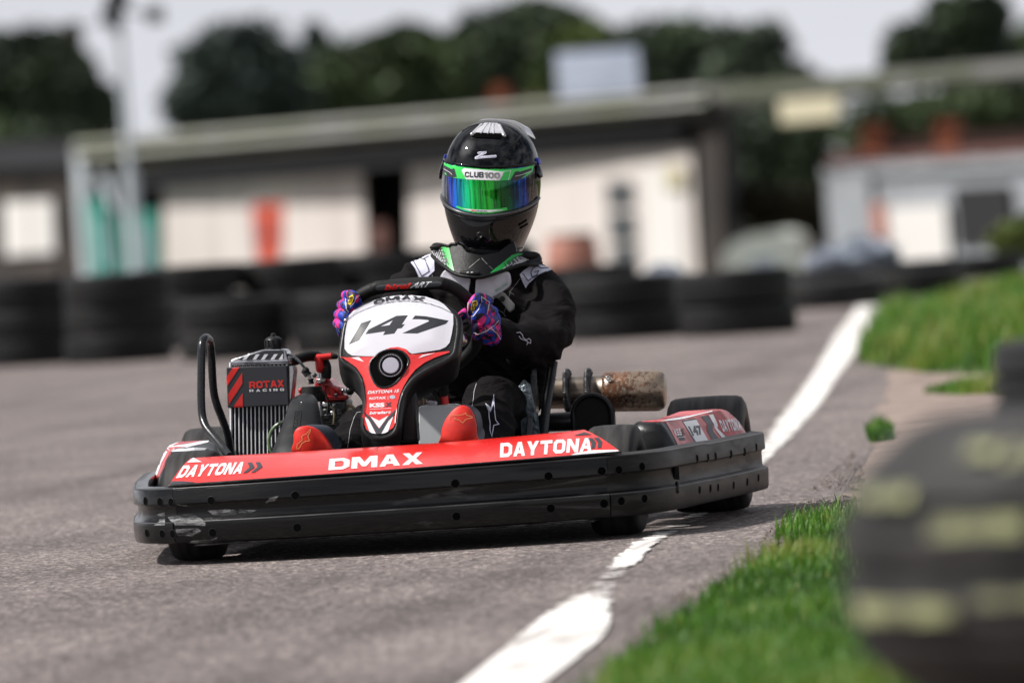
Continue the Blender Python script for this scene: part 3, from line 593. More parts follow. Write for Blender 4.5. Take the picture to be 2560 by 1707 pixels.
for path_, par_ in ((fp, bump_f), (sr, bump_r), ([(-a, b) for a, b in sr][::-1], bump_l)):
    ledge(path_, .0042, .1018, .0019, 'rubbing_edge', M['worn'], par_); ledge(path_, -.0025, .1835, .0022, 'top_edge', M['worn_top'], par_)  # thin strips carrying the painted highlights of ledge and bevel
for q in (z5([(435, 1010), (560, 985), (700, 980), (790, 1020), (850, 1080), (840, 1105), (700, 1100), (520, 1100), (460, 1050)]), z5([(285, 1100), (340, 1060), (350, 1010), (320, 980), (400, 960), (405, 1100)]), z5([(660, 1290), (700, 1265), (900, 1250), (980, 1230), (900, 1280), (740, 1300)]), z5([(520, 1140), (760, 1130), (800, 1160), (700, 1215), (530, 1210)]), z5([(870, 940), (1100, 920), (1400, 935), (1300, 980), (1050, 1000), (930, 985)]), z5([(1490, 860), (1540, 800), (1640, 780), (1600, 830)]), z5([(510, 865), (640, 880), (690, 900), (560, 880)])):
    decal(tb, 'scuff_mark', poly(q), M['scuff'], bump_f, off=.0009, step=4)
# --- red front fairing
lo = [(421, 1212), (470, 1218), (600, 1212), (740, 1203), (938, 1190), (1120, 1178), (1360, 1155), (1470, 1144), (1554, 1134)]
hi = [(478, 1144), (500, 1142), (600, 1136), (740, 1128), (938, 1116), (1120, 1104), (1360, 1083), (1420, 1077), (1458, 1073)]
lows = []; highs = []
def yfront(x):
    P = fp
    for i in range(len(P)-1):
        if P[i][0] <= x <= P[i+1][0]: return P[i][1]+(P[i+1][1]-P[i][1])*(x-P[i][0])/(P[i+1][0]-P[i][0])
    return -.255
for (a, b), (c, d) in zip(lo, hi):
    x = K(a, b, -.3).x; y = yfront(x)+.012; y = min(y, -.236); p = K(a, b, y); p.z = .05+.1405*(1+.05*max(-1, min(1, p.x/.55))-.01); lows.append(p)
    q = K(c, d, -.11); highs.append(q)
LO = smooth_path(lows, 6); HI = smooth_path(highs, 6)
secs = []
for a, b in zip(LO, HI):
    n = (b-a).cross(Vector((1, 0, 0))).normalized(); n = -n if n.y > 0 else n
    q = [a, a*.75+b*.25+n*.004, a*.5+b*.5+n*.006, a*.2+b*.8+n*.004, a*.04+b*.96+n*.001, b+Vector((0, .006, -.001)), b+Vector((0, .02, -.012)), b+Vector((0, .012, -.03)), a*.5+b*.5-n*.012, a+Vector((0, .012, 0))]
    secs.append(q)
fair = build(MB().loft(secs), 'front_fairing', M['red'], kart, smooth=40)
tf = bvh(fair)
def dcl(tree, nm, vf, m_, par, **k):
    if par.name.startswith('front_fairing'): k['off'] = k.get('off', .0008)+.0003; k.setdefault('step', 3)
    return decal(tree, nm, vf, M[m_], par, **k)
dcl(tf, 'lettering', quadmap(block('DMAX', .1), (824, 1148), (1057, 1131), (1057, 1160), (821, 1176)), 'white', fair)
def daytona(tl, tr, br, bl, tree, par, nm='lettering'):
    dcl(tree, nm, quadmap(block('DAYTONA', .1, .22, .8), tl, tr, br, bl), 'white', par)
daytona((453, 1165), (610, 1155), (602, 1184), (440, 1195), tf, fair)
daytona((1243, 1109), (1474, 1095), (1478, 1128), (1250, 1144), tf, fair)
for ox in (0, 20):
    dcl(tf, 'arrow_mark', poly([(619+ox, 1157-ox*.05), (630+ox, 1156-ox*.05), (637+ox, 1168-ox*.05), (617+ox, 1182-ox*.05), (607+ox, 1183-ox*.05), (624+ox, 1168-ox*.05)]), 'grey', fair)
for ox in (0, 16):
    dcl(tf, 'arrow_mark', poly([(1468+ox, 1096-ox*.08), (1481+ox, 1095-ox*.08), (1490+ox, 1106-ox*.08), (1487+ox, 1121-ox*.08), (1478+ox, 1122-ox*.08), (1479+ox, 1108-ox*.08)]), 'grey', fair)
dcl(tf, 'white_mark', poly(z5([(645, 420), (710, 368), (805, 415)])), 'white', fair)
dcl(tf, 'white_mark', poly(zc([(210, 848), (260, 825), (400, 803), (598, 800), (636, 828), (480, 842)])), 'white', fair)
dcl(tf, 'grey_mark', poly(zc([(240, 684), (330, 655), (395, 676), (300, 682)])), 'grey', fair)
dcl(tf, 'grey_mark', poly(z5([(425, 650), (445, 622), (600, 622), (740, 634), (600, 652), (520, 668)])), 'grey', fair)
for cx_, cy_ in z3([(2012, 1382), (2097, 1374)]):
    dcl(tf, 'white_dot', poly([(cx_+6.6*math.cos(a*.45), cy_+6.3*math.sin(a*.45)) for a in range(14)]), 'white', fair)
dcl(tf, 'seam', stroke([(943, 1117), (941, 1150), (937, 1188)], .9), 'grey', fair)
# lip of black plastic below the red sticker
lip = [K(a, b, LO[i*6].y-.004) for i, (a, b) in enumerate([(421, 1214), (470, 1221), (600, 1216), (740, 1208), (938, 1194), (1120, 1182), (1360, 1158), (1470, 1148), (1554, 1137)])]
build(MB().tube(smooth_path([Vector((p.x, p.y+.002, .0508+.1405*(1+.05*max(-1, min(1, p.x/.55))-.01))) for p in lip], 5), .0035, 8), 'fairing_lip', M['bumper'], kart)
# --- floor tray, chassis tubes, pedals, axle, rear bumper
build(MB().box((0, .36, .045), (.92, 1.22, .006)), 'floor_tray', M['darkmetal'], kart, bevel=.002)  # tray enlarged so that it shades the ground under the kart
ch = MB()
for s_ in (-1, 1):
    ch.tube(smooth_path([(s_*.20, -.22, .07), (s_*.32, -.08, .065), (s_*.30, .3, .06), (s_*.34, .8, .06), (s_*.30, 1.15, .07)], 6), .015, 12)
    ch.tube([(s_*.30, .05, .07), (s_*.44, .0, .10)], .014, 10); ch.tube([(s_*.34, .8, .06), (s_*.60, .78, .1)], .012, 10); ch.tube([(s_*.30, .3, .06), (s_*.60, .32, .1)], .012, 10)
ch.tube([(-.28, -.18, .07), (.28, -.18, .07)], .014, 10); ch.tube([(-.32, .5, .06), (.32, .5, .06)], .014, 10); ch.tube([(-.32, .9, .065), (.32, .9, .065)], .014, 10)
build(ch, 'chassis', M['tube'], kart, smooth=60)
build(MB().tube([(-.56, 1.05, .14), (.56, 1.05, .14)], .02, 16), 'rear_axle', M['steel'], kart)
build(MB().tube(smooth_path([(-.62, 1.22, .16), (-.55, 1.26, .17), (0, 1.27, .17), (.55, 1.26, .17), (.62, 1.22, .16)], 6), .034, 14, dome=1), 'rear_bumper', M['plastic'], kart)
for s_ in (-1, 1):
    pd = MB().tube([(s_*.2, -.02, .07), (s_*.2, -.06, .16), (s_*.2, -.05, .19)], .006, 8).tube([(s_*.15, -.05, .19), (s_*.25, -.05, .19)], .007, 8)
    build(pd, 'pedal', M['steel'], kart)
# --- wheels
def wheel(x, y, Rr, wd, steer=0, nm='front_wheel'):
    t = MB(); h = wd/2; pr = [(-h*.80, Rr*.52), (-h*.98, Rr*.60), (-h, Rr*.74), (-h*.97, Rr*.86), (-h*.90, Rr*.95), (-h*.78, Rr*.983), (-h*.4, Rr*.999), (0, Rr), (h*.4, Rr*.999), (h*.78, Rr*.983), (h*.90, Rr*.95), (h*.97, Rr*.86), (h, Rr*.74), (h*.98, Rr*.60), (h*.80, Rr*.52)]
    ax = Vector((math.cos(steer), math.sin(steer), 0)); t.lathe(pr, (x, y, Rr), ax, 56, closed_prof=True)
    rim = MB().lathe([(-h*.8, Rr*.5), (-h*.84, Rr*.53), (-h*.7, Rr*.53), (-h*.4, Rr*.42), (h*.4, Rr*.42), (h*.7, Rr*.53), (h*.84, Rr*.53), (h*.8, Rr*.5), (h*.5, Rr*.38), (h*.3, Rr*.2), (-h*.3, Rr*.2), (-h*.5, Rr*.38)], (x, y, Rr), ax, 40, closed_prof=True)
    r = build(rim, nm, M['darkmetal'], kart); build(t, 'tyre', M['tyre'], r, smooth=60)
    hb = MB().lathe([(-h*.5, Rr*.23), (h*.9, Rr*.2), (h*1.0, Rr*.12)], (x, y, Rr), ax*(1 if x > 0 else -1), 20); build(hb, 'hub', M['steel'], r)
    return r
wheel(.492, 0, .127, .118, R(-4)); wheel(-.488, 0, .127, .118, R(-4)); wheel(.610, 1.05, .14, .19, nm='rear_wheel'); wheel(-.580, 1.05, .14, .19, nm='rear_wheel')
# --- side pods (left and right mirrored)
def pod(s):
    secs = []
    #      y,   x_in, x_top, x_out, z_top, z_bot
    for y, xi, xt, xo, zt in ((.20, .53, .575, .615, .228), (.215, .515, .578, .622, .245), (.24, .505, .578, .627, .251), (.40, .51, .598, .655, .249), (.55, .52, .618, .680, .245), (.68, .535, .640, .702, .249), (.78, .55, .665, .722, .254), (.85, .56, .678, .734, .250), (.91, .575, .690, .742, .232), (.935, .59, .695, .742, .215)):
        if s < 0: xo -= .004
        q = [(xi, .10), (xi-.004, zt-.035), (xi+.006, zt-.008), (xi+.02, zt+.0), (xt-.012, zt+.001), (xt, zt-.003), (xt+(xo-xt)*.3, zt-.025), (xt+(xo-xt)*.7, zt-.065), (xo, zt-.12), (xo-.01, .10)]
        secs.append([Vector((s*a, y, z)) for a, z in q])
    return build(MB().loft(secs), 'side_pod', M['plastic'], kart, smooth=50, bevel=.004)
pr_ = freeze(pod(1)); pl_ = freeze(pod(-1)); tr_ = bvh(pr_); tl_ = bvh(pl_)
# right pod graphics
dcl(tr_, 'red_panel', poly(zp([(452, 240), (560, 236), (640, 222), (760, 195), (900, 160), (1000, 118), (1060, 112), (1130, 128), (1180, 160), (1240, 230), (1290, 300), (1335, 380), (1200, 440), (1100, 460), (770, 490), (600, 530), (560, 440), (505, 330)])), 'redpod', pr_, off=.0009, step=3)
dcl(tr_, 'red_top', poly(zp([(190, 238), (260, 190), (560, 120), (760, 70), (1000, 40), (1150, 60), (1210, 180), (1130, 135), (1060, 116), (1000, 122), (900, 162), (760, 198), (640, 224), (560, 236), (430, 238)])), 'redpod', pr_, off=.0006, step=2.5)
dcl(tr_, 'white_stripe', poly(zp([(400, 234), (470, 215), (700, 178), (850, 145), (960, 118), (960, 130), (860, 152), (700, 196), (560, 222)])), 'white', pr_, off=.0016)
dcl(tr_, 'white_panel', poly(zp([(625, 225), (775, 205), (920, 450), (770, 480)])), 'grey', pr_, off=.0013)
dcl(tr_, 'white_panel', poly(zp([(637, 240), (783, 217), (910, 440), (780, 458)])), 'white', pr_, off=.0017)
dcl(tr_, 'number', quadmap(text2d('147', .05), *zp([(688, 290), (822, 278), (858, 380), (745, 398)])), 'number', pr_, off=.0021)
dcl(tr_, 'grey_stripe', poly(zp([(835, 180), (910, 172), (960, 250), (965, 340), (1045, 440), (960, 450), (900, 340), (895, 260)])), 'grey', pr_, off=.0016)
dcl(tr_, 'white_stripe', poly(zp([(915, 165), (965, 158), (1015, 270), (1010, 310), (1090, 390), (1135, 455), (1095, 458), (980, 310), (975, 270)])), 'white', pr_, off=.0018)
dcl(tr_, 'lettering', quadmap(block('DAYTONA', .1, .1, .6), *zp([(1020, 225), (1240, 200), (1275, 330), (1075, 345)])), 'white', pr_, off=.0017)
dcl(tr_, 'lettering', quadmap(block('KSS', .12, .1, .8), *zp([(528, 322), (606, 312), (628, 385), (556, 392)])), 'white', pr_, off=.0017)
dcl(tr_, 'lettering', quadmap(block('X'), *zp([(608, 314), (640, 310), (660, 378), (626, 384)])), 'grey', pr_, off=.0022)
dcl(tr_, 'lettering', stroke(zp([(580, 412), (668, 400)]), 1.2), 'white', pr_, off=.0017)
# left pod graphics
dcl(tl_, 'red_panel', poly(z5([(250, 515), (300, 370), (390, 262), (478, 300), (420, 420), (355, 560), (300, 600)])), 'redpod', pl_, step=2.5)
dcl(tl_, 'white_panel', poly(z5([(275, 520), (330, 380), (385, 285), (435, 300), (370, 420), (320, 560)])), 'white', pl_, off=.0014, step=2.5)
dcl(tl_, 'number', quadmap(text2d('147', .05), *z5([(318, 375), (380, 345), (362, 440), (308, 470)])), 'number', pl_, off=.0024)
dcl(tl_, 'pink_top', poly(z5([(400, 255), (520, 205), (700, 168), (905, 156), (870, 200), (640, 255), (860, 262), (830, 285), (480, 302)])), 'white', pl_, step=2.5)
dcl(tl_, 'red_stripe', poly(z5([(560, 200), (700, 170), (880, 158), (800, 185), (640, 215), (480, 240)])), 'redpod', pl_, off=.0016)
dcl(tl_, 'red_stripe', poly(z5([(430, 255), (520, 250), (640, 256), (600, 262), (500, 290), (470, 298)])), 'redpod', pl_, off=.0016)
# --- number panel (nassau)
def PN(px, py, off=0.0):                # point on the leaning panel plane y = a + b z
    a_, b_ = -.125, .60; d = ray(px, py); t = (a_+b_*CAM.z-CAM.y)/(d.y-b_*d.z); p = CAM+d*t
    return p+Vector((0, off, off*-.5))
outer = z1([(1300, 360), (1100, 368), (900, 395), (740, 430), (600, 480), (480, 545), (380, 620), (300, 710), (250, 790), (215, 900), (195, 1020), (175, 1160), (155, 1290), (160, 1400), (200, 1480)])
outer += z3([(195, 175), (270, 215), (330, 270), (375, 350), (400, 440), (412, 560), (408, 660), (395, 760), (388, 860), (400, 950), (432, 1010), (490, 1060), (560, 1090), (650, 1095), (740, 1075), (810, 1035), (860, 970), (885, 880), (895, 780), (915, 660), (940, 560), (985, 470), (1050, 380), (1150, 300), (1280, 225), (1420, 160), (1520, 100), (1590, 20)])
outer += z1([(2155, 1160), (2180, 1000), (2185, 860), (2170, 740), (2110, 640), (2010, 550), (1860, 465), (1700, 405), (1500, 368)])
cxp = sum(p[0] for p in outer)/len(outer); 
def shr(o, k):                          # inset outline (px) by k along its inner normal
    V_ = [Vector(p) for p in o]; n = len(V_); ar = sum(V_[i].x*V_[(i+1) % n].y-V_[(i+1) % n].x*V_[i].y for i in range(n)); sg = 1 if ar > 0 else -1; r = []
    for i in range(n):
        t = (V_[(i+1) % n]-V_[i-1]).normalized(); r.append(V_[i]+Vector((-t.y, t.x))*sg*k)
    return [(p.x, p.y) for p in r]
outer = sp2(outer, 2)
def dome(px, py):                       # plate bulges a little towards the front
    u = (px-1000)/160; v = (py-830)/110; return -.011*max(0, 1-.5*u*u-.45*v*v)
secs = [[PN(a-14, b, .085)+Vector((0, 0, -.012)) for a, b in shr(outer, 16)], [PN(a-10, b, .08)+Vector((0, 0, -.016)) for a, b in shr(outer, 5)], [PN(a-6, b, .05)+Vector((0, 0, -.012)) for a, b in shr(outer, 1)], [PN(a, b, .016) for a, b in shr(outer, -1)], [PN(a, b, .006) for a, b in shr(outer, 1)], [PN(a, b, .001) for a, b in shr(outer, 4)], [PN(a, b, -.001) for a, b in shr(outer, 8)], [PN(a, b, .0015+dome(a, b)*.2) for a, b in shr(outer, 13)]]
mbp = MB().loft(secs, caps=False); mbp.f.append(list(range(len(outer)))[::-1])
inner = shr(outer, 13)
vs, fs = refine(*tri2d([[inner]]), 9)
def edge_d(a, b): return min(math.hypot(a-x, b-y) for x, y in inner)
pv = []
for a, b in vs:
    k = min(edge_d(a, b)/62, 1); pv.append(PN(a, b, .0015+dome(a, b)*(.2+.8*k*k*(3-2*k))))
mbp.add(pv, fs)
panel = build(mbp, 'number_panel', M['plastic'], kart, smooth=55)
tp = bvh(panel)
plate = z1([(333, 770), (345, 720), (420, 640), (600, 540), (800, 455), (1000, 405), (1300, 382), (1600, 412), (1800, 480), (1930, 560), (2000, 640), (2045, 700), (2048, 850), (2020, 1020), (1985, 1160), (1920, 1230), (1830, 1270), (1600, 1305), (1375, 1338), (1335, 1320), (1290, 1275), (1200, 1245), (1080, 1234), (950, 1262), (850, 1330), (800, 1378), (600, 1376), (400, 1368), (325, 1325), (272, 1260), (272, 1100), (288, 950), (312, 820)])
dcl(tp, 'white_plate', poly(plate), 'plate', panel, off=.0016, step=4)
dcl(tp, 'plate_line', stroke(z1([(333, 775), (450, 690), (600, 622), (780, 555), (900, 522), (1100, 487), (1300, 482), (1500, 498), (1650, 525), (1850, 590), (2048, 690)]), 1.0), 'number', panel, off=.0028, step=3)
arcb = z1([(752, 540), (900, 500), (1000, 478), (1160, 460), (1300, 458), (1400, 462), (1570, 485)]); arct = z1([(745, 480), (890, 440), (1000, 420), (1160, 405), (1300, 402), (1420, 408), (1600, 428)])
dcl(tp, 'lettering', arcmap(block('DMAX', .15), arcb, arct), 'number', panel, off=.0030, step=2.5)
dcl(tp, 'number', poly(z1([(545, 840), (715, 790), (510, 1125), (345, 1187)])), 'number', panel, off=.0018)
dcl(tp, 'number', poly(z1([(612, 1022), (665, 945), (1120, 722), (1308, 714), (1208, 862), (1258, 857), (1205, 922), (1140, 930), (1085, 1010), (900, 1035), (935, 975), (612, 1022)][:-1]), z1([(860, 893), (1060, 795), (1005, 873)])), 'number', panel, off=.0018)
dcl(tp, 'number', poly(z1([(1375, 778), (1425, 718), (1600, 730), (1972, 800), (1925, 852), (1460, 1010), (1215, 1005), (1655, 808), (1630, 790), (1500, 778)])), 'number', panel, off=.0018)
red = z3([(150, 62), (230, 72), (350, 64), (600, 62), (640, 20), (700, -20), (760, -48), (860, -58), (960, -30), (1000, 30), (1100, 30), (1250, 15), (1485, -8), (1490, 8), (1300, 75), (1180, 135), (1070, 220), (990, 320), (930, 420), (885, 520), (855, 640), (845, 760), (835, 860), (800, 930), (720, 985), (640, 1008), (560, 1000), (480, 960), (435, 890), (428, 800), (445, 680), (458, 560), (450, 430), (420, 310), (350, 200), (250, 120)])
hole = z3([(512, 180), (525, 120), (580, 60), (650, 5), (760, -22), (880, -15), (960, 40), (992, 100), (975, 180), (910, 290), (830, 385), (745, 432), (660, 442), (590, 405), (540, 310), (515, 240)])
hole = sp2(hole, 3)
dcl(tp, 'red_sticker', poly(red, hole), 'red_sticker', panel, off=.0024, step=4)
dcl(tp, 'recess', poly(hole), 'hole', panel, off=.0020, step=5)  # flat black decal, the shade of the opening painted on
hp = [hits(tp, a, b)[0]+Vector((0, -.0015, .0008)) for a, b in hole[::2]]
build(MB().tube(hp, .0028, 8, closed=True), 'recess_rim', M['plastic'], panel)
bc, bn = hits(tp, 978, 916); bn = (bn+Vector((0, -.6, .05))).normalized()
build(MB().lathe([(-.01, .031), (.005, .031), (.009, .0285), (.009, .024), (.004, .0225)], bc, bn, 40), 'steering_boss', M['plastic'], panel)
for k in range(36):
    pass
tk = MB(); a_ = Vector((0, 0, 1)); u_ = (a_-bn*a_.dot(bn)).normalized(); v_ = bn.cross(u_)
for k in range(40):
    q = 2*math.pi*k/40; tk.box(bc+bn*.0092+(u_*math.cos(q)+v_*math.sin(q))*.0262, (.0028, .0012, .0012), Matrix((v_, bn, u_)).transposed().to_3x3() @ Matrix.Rotation(q, 3, 'Y'))
build(tk, 'boss_ring', M['lightgrey'], panel, smooth=None)
build(MB().lathe([(.002, .0195), (.0095, .0195), (.011, .0185), (.0112, .001)], bc, bn, 36), 'boss_cap', M['lightgrey'], panel)
for nm, s_, q, kk in (('DAYTONA 15', 'w', [(490, 480), (875, 462), (872, 500), (487, 520)], .03), ('ROTAX', 'w', [(508, 562), (712, 548), (712, 582), (508, 590)], .03), ('KSS', 'w', [(512, 636), (695, 626), (695, 680), (512, 686)], .05), ('birelart', 'w', [(508, 735), (775, 722), (775, 758), (508, 772)], .03)):
    dcl(tp, 'lettering', quadmap(text2d(nm, kk, .25 if nm[0] in 'Db' else 0), *z3(q)), 'white', panel, off=.0032, step=3)
dcl(tp, 'lettering', quadmap(block('X'), *z3([(705, 625), (785, 620), (785, 672), (705, 678)])), 'grey', panel, off=.0032)
dcl(tp, 'line_mark', stroke(z3([(512, 706), (775, 694)]), .9), 'white', panel, off=.0032)
dcl(tp, 'line_mark', stroke(z3([(735, 545), (738, 590)]), .9), 'white', panel, off=.0032)
dcl(tp, 'ball_mark', poly([(z3([(792, 557)])[0][0]+7.5*math.cos(a*.5), z3([(792, 557)])[0][1]+5*math.sin(a*.5)) for a in range(12)]), 'lightgrey', panel, off=.0032)
dcl(tp, 'white_blade', poly(z3([(448, 792), (500, 835), (545, 920), (588, 1006), (540, 1000), (510, 980)])), 'white', panel, off=.0032)
dcl(tp, 'white_blade', poly(z3([(803, 790), (745, 850), (700, 920), (655, 1006), (700, 998), (738, 978)])), 'white', panel, off=.0032)
dcl(tp, 'grey_blade', poly(z3([(440, 742), (520, 800), (620, 940), (640, 940), (740, 800), (838, 705), (815, 775), (740, 850), (650, 1010), (596, 1010), (500, 830), (445, 775)])), 'grey', panel, off=.0038)
dcl(tp, 'white_chevron', poly(z3([(522, 795), (560, 815), (628, 848), (690, 812), (742, 785), (630, 940)])), 'white', panel, off=.0032)
dcl(tp, 'white_mark', poly(z3([(290, 74), (380, 66), (445, 125), (370, 105)])), 'white', panel, off=.0034)
dcl(tp, 'white_mark', poly(z3([(1105, 80), (1160, 40), (1320, 15), (1220, 45)])), 'white', panel, off=.0034)
sc_, sn_ = hits(tp, *z1([(290, 792)])[0]); build(MB().ball(sc_, .005, 12), 'screw', M['steel'], panel)
# bracket behind the panel and steering column
build(MB().tube([K(1010, 1010, .22), K(1030, 830, .33)], .012, 12), 'steering_column', M['rubber'], kart)
build(MB().prism([K(a, b, .13) for a, b in z3([(900, 620), (960, 540), (1075, 480), (1075, 800), (1095, 1110), (880, 1110), (890, 900)])], (0, .06, 0)), 'column_shroud', M['plastic'], kart, bevel=.008, seg=3)
# --- steering wheel
rimp = [(866, 812), (872, 782), (892, 748), (920, 728), (950, 719), (985, 714), (1020, 711), (1060, 708), (1100, 708), (1135, 720), (1165, 745), (1186, 780), (1196, 820), (1188, 865), (1150, 905), (1100, 925), (1030, 930), (960, 915), (900, 880), (872, 845)]
rp = [K(a, b, .300+.11*(b-708)/215) for a, b in rimp]
sw = build(MB().tube(smooth_path(rp, 4, True), .0150, 14, closed=True), 'steering_wheel', M['rubber'], kart, smooth=60)
tb_ = [K(a, b, .288) for a, b in z1([(770, 262), (850, 240), (1300, 212), (1800, 185), (1880, 192)])]
top = build(MB().tube(smooth_path(tb_, 5), [.0135, .0142, .0142, .0142, .0135], 16, dome=1), 'grip_bar', M['rubber'], sw, smooth=60)
build(MB().tube([K(900, 800, .33), K(1030, 825, .33), K(1170, 800, .35)], .011, 10).tube([K(1030, 825, .33), K(1040, 925, .40)], .011, 10), 'spoke', M['darkmetal'], sw)
tt = bvh(top)
dcl(tt, 'label', poly(sp2(z1([(778, 262), (800, 225), (870, 206), (1000, 197), (1700, 156), (1800, 150), (1858, 172), (1855, 205), (1800, 232), (1600, 250), (900, 296), (830, 298), (785, 285)]), 2)), 'dkgrey_plate', top, off=.001, step=3)
dcl(tt, 'lettering', quadmap(text2d('birel', .045, .15), *z1([(940, 205), (1368, 178), (1332, 263), (918, 292)])), 'red', top, off=.0018, step=3)
dcl(tt, 'lettering', quadmap(text2d('ART', .02, .2), *z1([(1410, 172), (1705, 155), (1650, 240), (1335, 258)])), 'white', top, off=.0018, step=3)
build(MB().ball(K(*z1([(2205, 1095)])[0], .33), .011, 14, (1, 1, 1.6)), 'bar_bolt', M['steel'], kart)
# --- tube hoop on the left
h1 = [K(a, b, y) for a, b, y in ((574, 1140, .20), (557, 1118, .24), (535, 1092, .28), (515, 1067, .31), (506, 1040, .33), (503, 1000, .34), (503, 942, .35), (504, 880, .36), (506, 856, .37), (512, 845, .39), (520, 846, .42), (526, 860, .45), (529, 895, .48), (531, 940, .50), (535, 983, .52), (543, 1014, .53), (553, 1040, .54), (564, 1070, .55), (573, 1100, .56), (577, 1135, .57))]
build(MB().tube(smooth_path(h1, 4), .0095, 16), 'guard_hoop', M['tube'], kart, smooth=60)
# --- radiator
YR = .58
rx0, rx1 = K(576, 1000, YR).x, K(719, 1000, YR).x
rad = build(MB().prism([K(a, b, YR) for a, b in ((574, 905), (719, 902), (722, 1140), (578, 1140))], (0, .035, 0)), 'radiator', M['fins'], kart, bevel=.002)
fl = MB()
for k in range(15):
    x = 577+k*10.1; a = K(x-1, 906, YR-.002); b = K(x+1.5, 1140, YR-.002); fl.tube([a, b], .0016 if k not in (0, 14) else .0032, 6)
build(fl, 'radiator_rib', M['finline'], rad)
tank_o = z4([(462, 440), (470, 405), (500, 380), (850, 268), (1000, 260), (1125, 258), (1150, 275), (1180, 390), (1192, 440)])
tk2 = build(MB().prism([K(a, b, YR-.006) for a, b in tank_o], (.004, .048, 0)), 'header_tank', M['alu'], rad, bevel=.005, seg=3)
dcl(bvh(freeze(tk2)), 'tank_sticker', poly(z4([(600, 395), (560, 380), (850, 290), (880, 278), (1110, 272), (1125, 285), (1128, 375), (1110, 385)])), 'grey', tk2, off=.001)
tt2 = bvh(tk2)
for k, x in enumerate((620, 740, 845, 962, 1062)):
    dcl(tt2, 'white_bar', poly(z4([(x+45, 322-k*1), (x+92 if k < 4 else x+55, 320-k), (x+45 if k < 4 else x+52, 385-k), (x, 390-k)])), 'white', tk2, off=.0018)
build(MB().tube([K(*z4([(470, 425)])[0], YR-.012), K(*z4([(1180, 405)])[0], YR-.012)], .0035, 8).tube([K(*z4([(470, 448)])[0], YR-.010), K(*z4([(1185, 430)])[0], YR-.010)], .0022, 8), 'tank_flange', M['alu'], rad)
tw = MB()
for k in range(14): tw.box(K(*z4([(490+k*51, 452-k*1.3)])[0], YR-.008), (.0012, .002, .007))
build(tw, 'tank_tabs', M['alu'], rad, smooth=None)
cb = K(*z4([(1005, 258)])[0], YR+.018); capm = MB().lathe([(-.004, .0165), (.002, .0195), (.0045, .0205), (.022, .0205), (.025, .0185), (.029, .013), (.031, .006), (.036, .0055), (.038, .003), (.0382, .0005)], cb, (0, 0, 1), 30)
for k in range(12): q = k*math.pi/6; capm.tube([cb+Vector((math.cos(q)*.0205, math.sin(q)*.0205, .004)), cb+Vector((math.cos(q)*.0205, math.sin(q)*.0205, .0225))], .0022, 6)
build(capm, 'filler_cap', M['plastic'], rad)
st = build(MB().prism([K(a, b, YR-.016) for a, b in z4([(418, 480), (1160, 458), (1190, 945), (435, 978)])], (.006, .05, 0)), 'sticker_plate', M['grey'], rad, bevel=.002)
M['stk'] = M['number']; ts = bvh(freeze(st))
for q in ([(505, 477), (588, 472), (430, 710), (425, 600)], [(615, 545), (617, 680), (435, 960), (430, 830)], [(620, 795), (625, 965), (500, 972)]): dcl(ts, 'red_stripe', poly(z4(q)), 'red', st, off=.0008)
dcl(ts, 'lettering', quadmap(block('ROTAX', .1), *z4([(698, 655), (1122, 635), (1130, 718), (703, 738)])), 'red', st)
dcl(ts, 'lettering', quadmap(block('RACING', .55, 0, .9), *z4([(702, 752), (1128, 735), (1132, 767), (705, 782)])), 'white', st)
build(MB().prism([K(a, b, YR-.004) for a, b in z4([(1185, 460), (1240, 470), (1252, 520), (1210, 940), (1192, 948)])], (.004, .03, 0)), 'side_bracket', M['steel'], rad, bevel=.002)
# --- airbox: black tapering silencer leaning back, with collar and cable
def ring_px(cx, cy, rx, ry, y, dy, n=28):       # elliptical section lying roughly across the axis
    c = K(cx, cy, y); k = 20.5/FPX
    return [c+Vector((math.cos(2*math.pi*i/n)*rx*k, math.sin(2*math.pi*i/n)*dy, math.sin(2*math.pi*i/n)*ry*k)) for i in range(n)]
ab = MB().loft([ring_px(760, 985.5, 3, 2, .415, .006), ring_px(760, 988, 14, 5, .41, .022), ring_px(759, 994, 27, 8, .40, .036), ring_px(758, 1005, 35, 10, .385, .044), ring_px(757, 1025, 41, 13, .36, .05), ring_px(755, 1055, 48, 16, .32, .055), ring_px(752, 1090, 60, 20, .28, .06), ring_px(750, 1125, 70, 24, .24, .065), ring_px(748, 1165, 74, 24, .22, .065)])
airbox = build(ab, 'air_box', M['plastic'], kart, smooth=60); ta = bvh(airbox)
dcl(ta, 'lettering', quadmap(text2d('ROTAX', .0, 0), *z4([(1318, 1032), (1262, 1300), (1225, 1290), (1275, 1030)])), 'rubber', airbox, off=.0012)
dcl(ta, 'moulding_line', stroke(z4([(1268, 1022), (1345, 1024), (1310, 1310)]), .8), 'hole', airbox)
dcl(ta, 'moulding_line', stroke(z4([(1268, 1022), (1235, 1255), (1262, 1262)]), .8), 'hole', airbox)
h_, n_ = hits(ta, *z4([(1342, 913)])[0]); build(MB().ball(h_, .0022, 10), 'screw', M['steel'], airbox)
cc = K(*z4([(1468, 840)])[0], .50)
col = MB().lathe([(0, .031), (.0, .0305), (.019, .0295), (.019, .026), (.034, .0245), (.036, .0225), (.0365, .001)], cc+Vector((0, 0, -.012)), (.02, .05, 1), 36)
for k in range(24): q = k*math.pi/12; col.tube([cc+Vector((math.cos(q)*.0305, math.sin(q)*.0305, -.01)), cc+Vector((math.cos(q)*.030, math.sin(q)*.030, .006))], .0014, 5)
build(col, 'filter_collar', M['rubber'], airbox)
cab = [K(a, b, y) for (a, b), y in zip(z4([(1160, 330), (1195, 328), (1250, 355), (1320, 415), (1380, 490)]), (.6, .58, .54, .5, .49))]
build(MB().tube(smooth_path(cab, 5), .0032, 8), 'throttle_cable', M['tube'], kart)
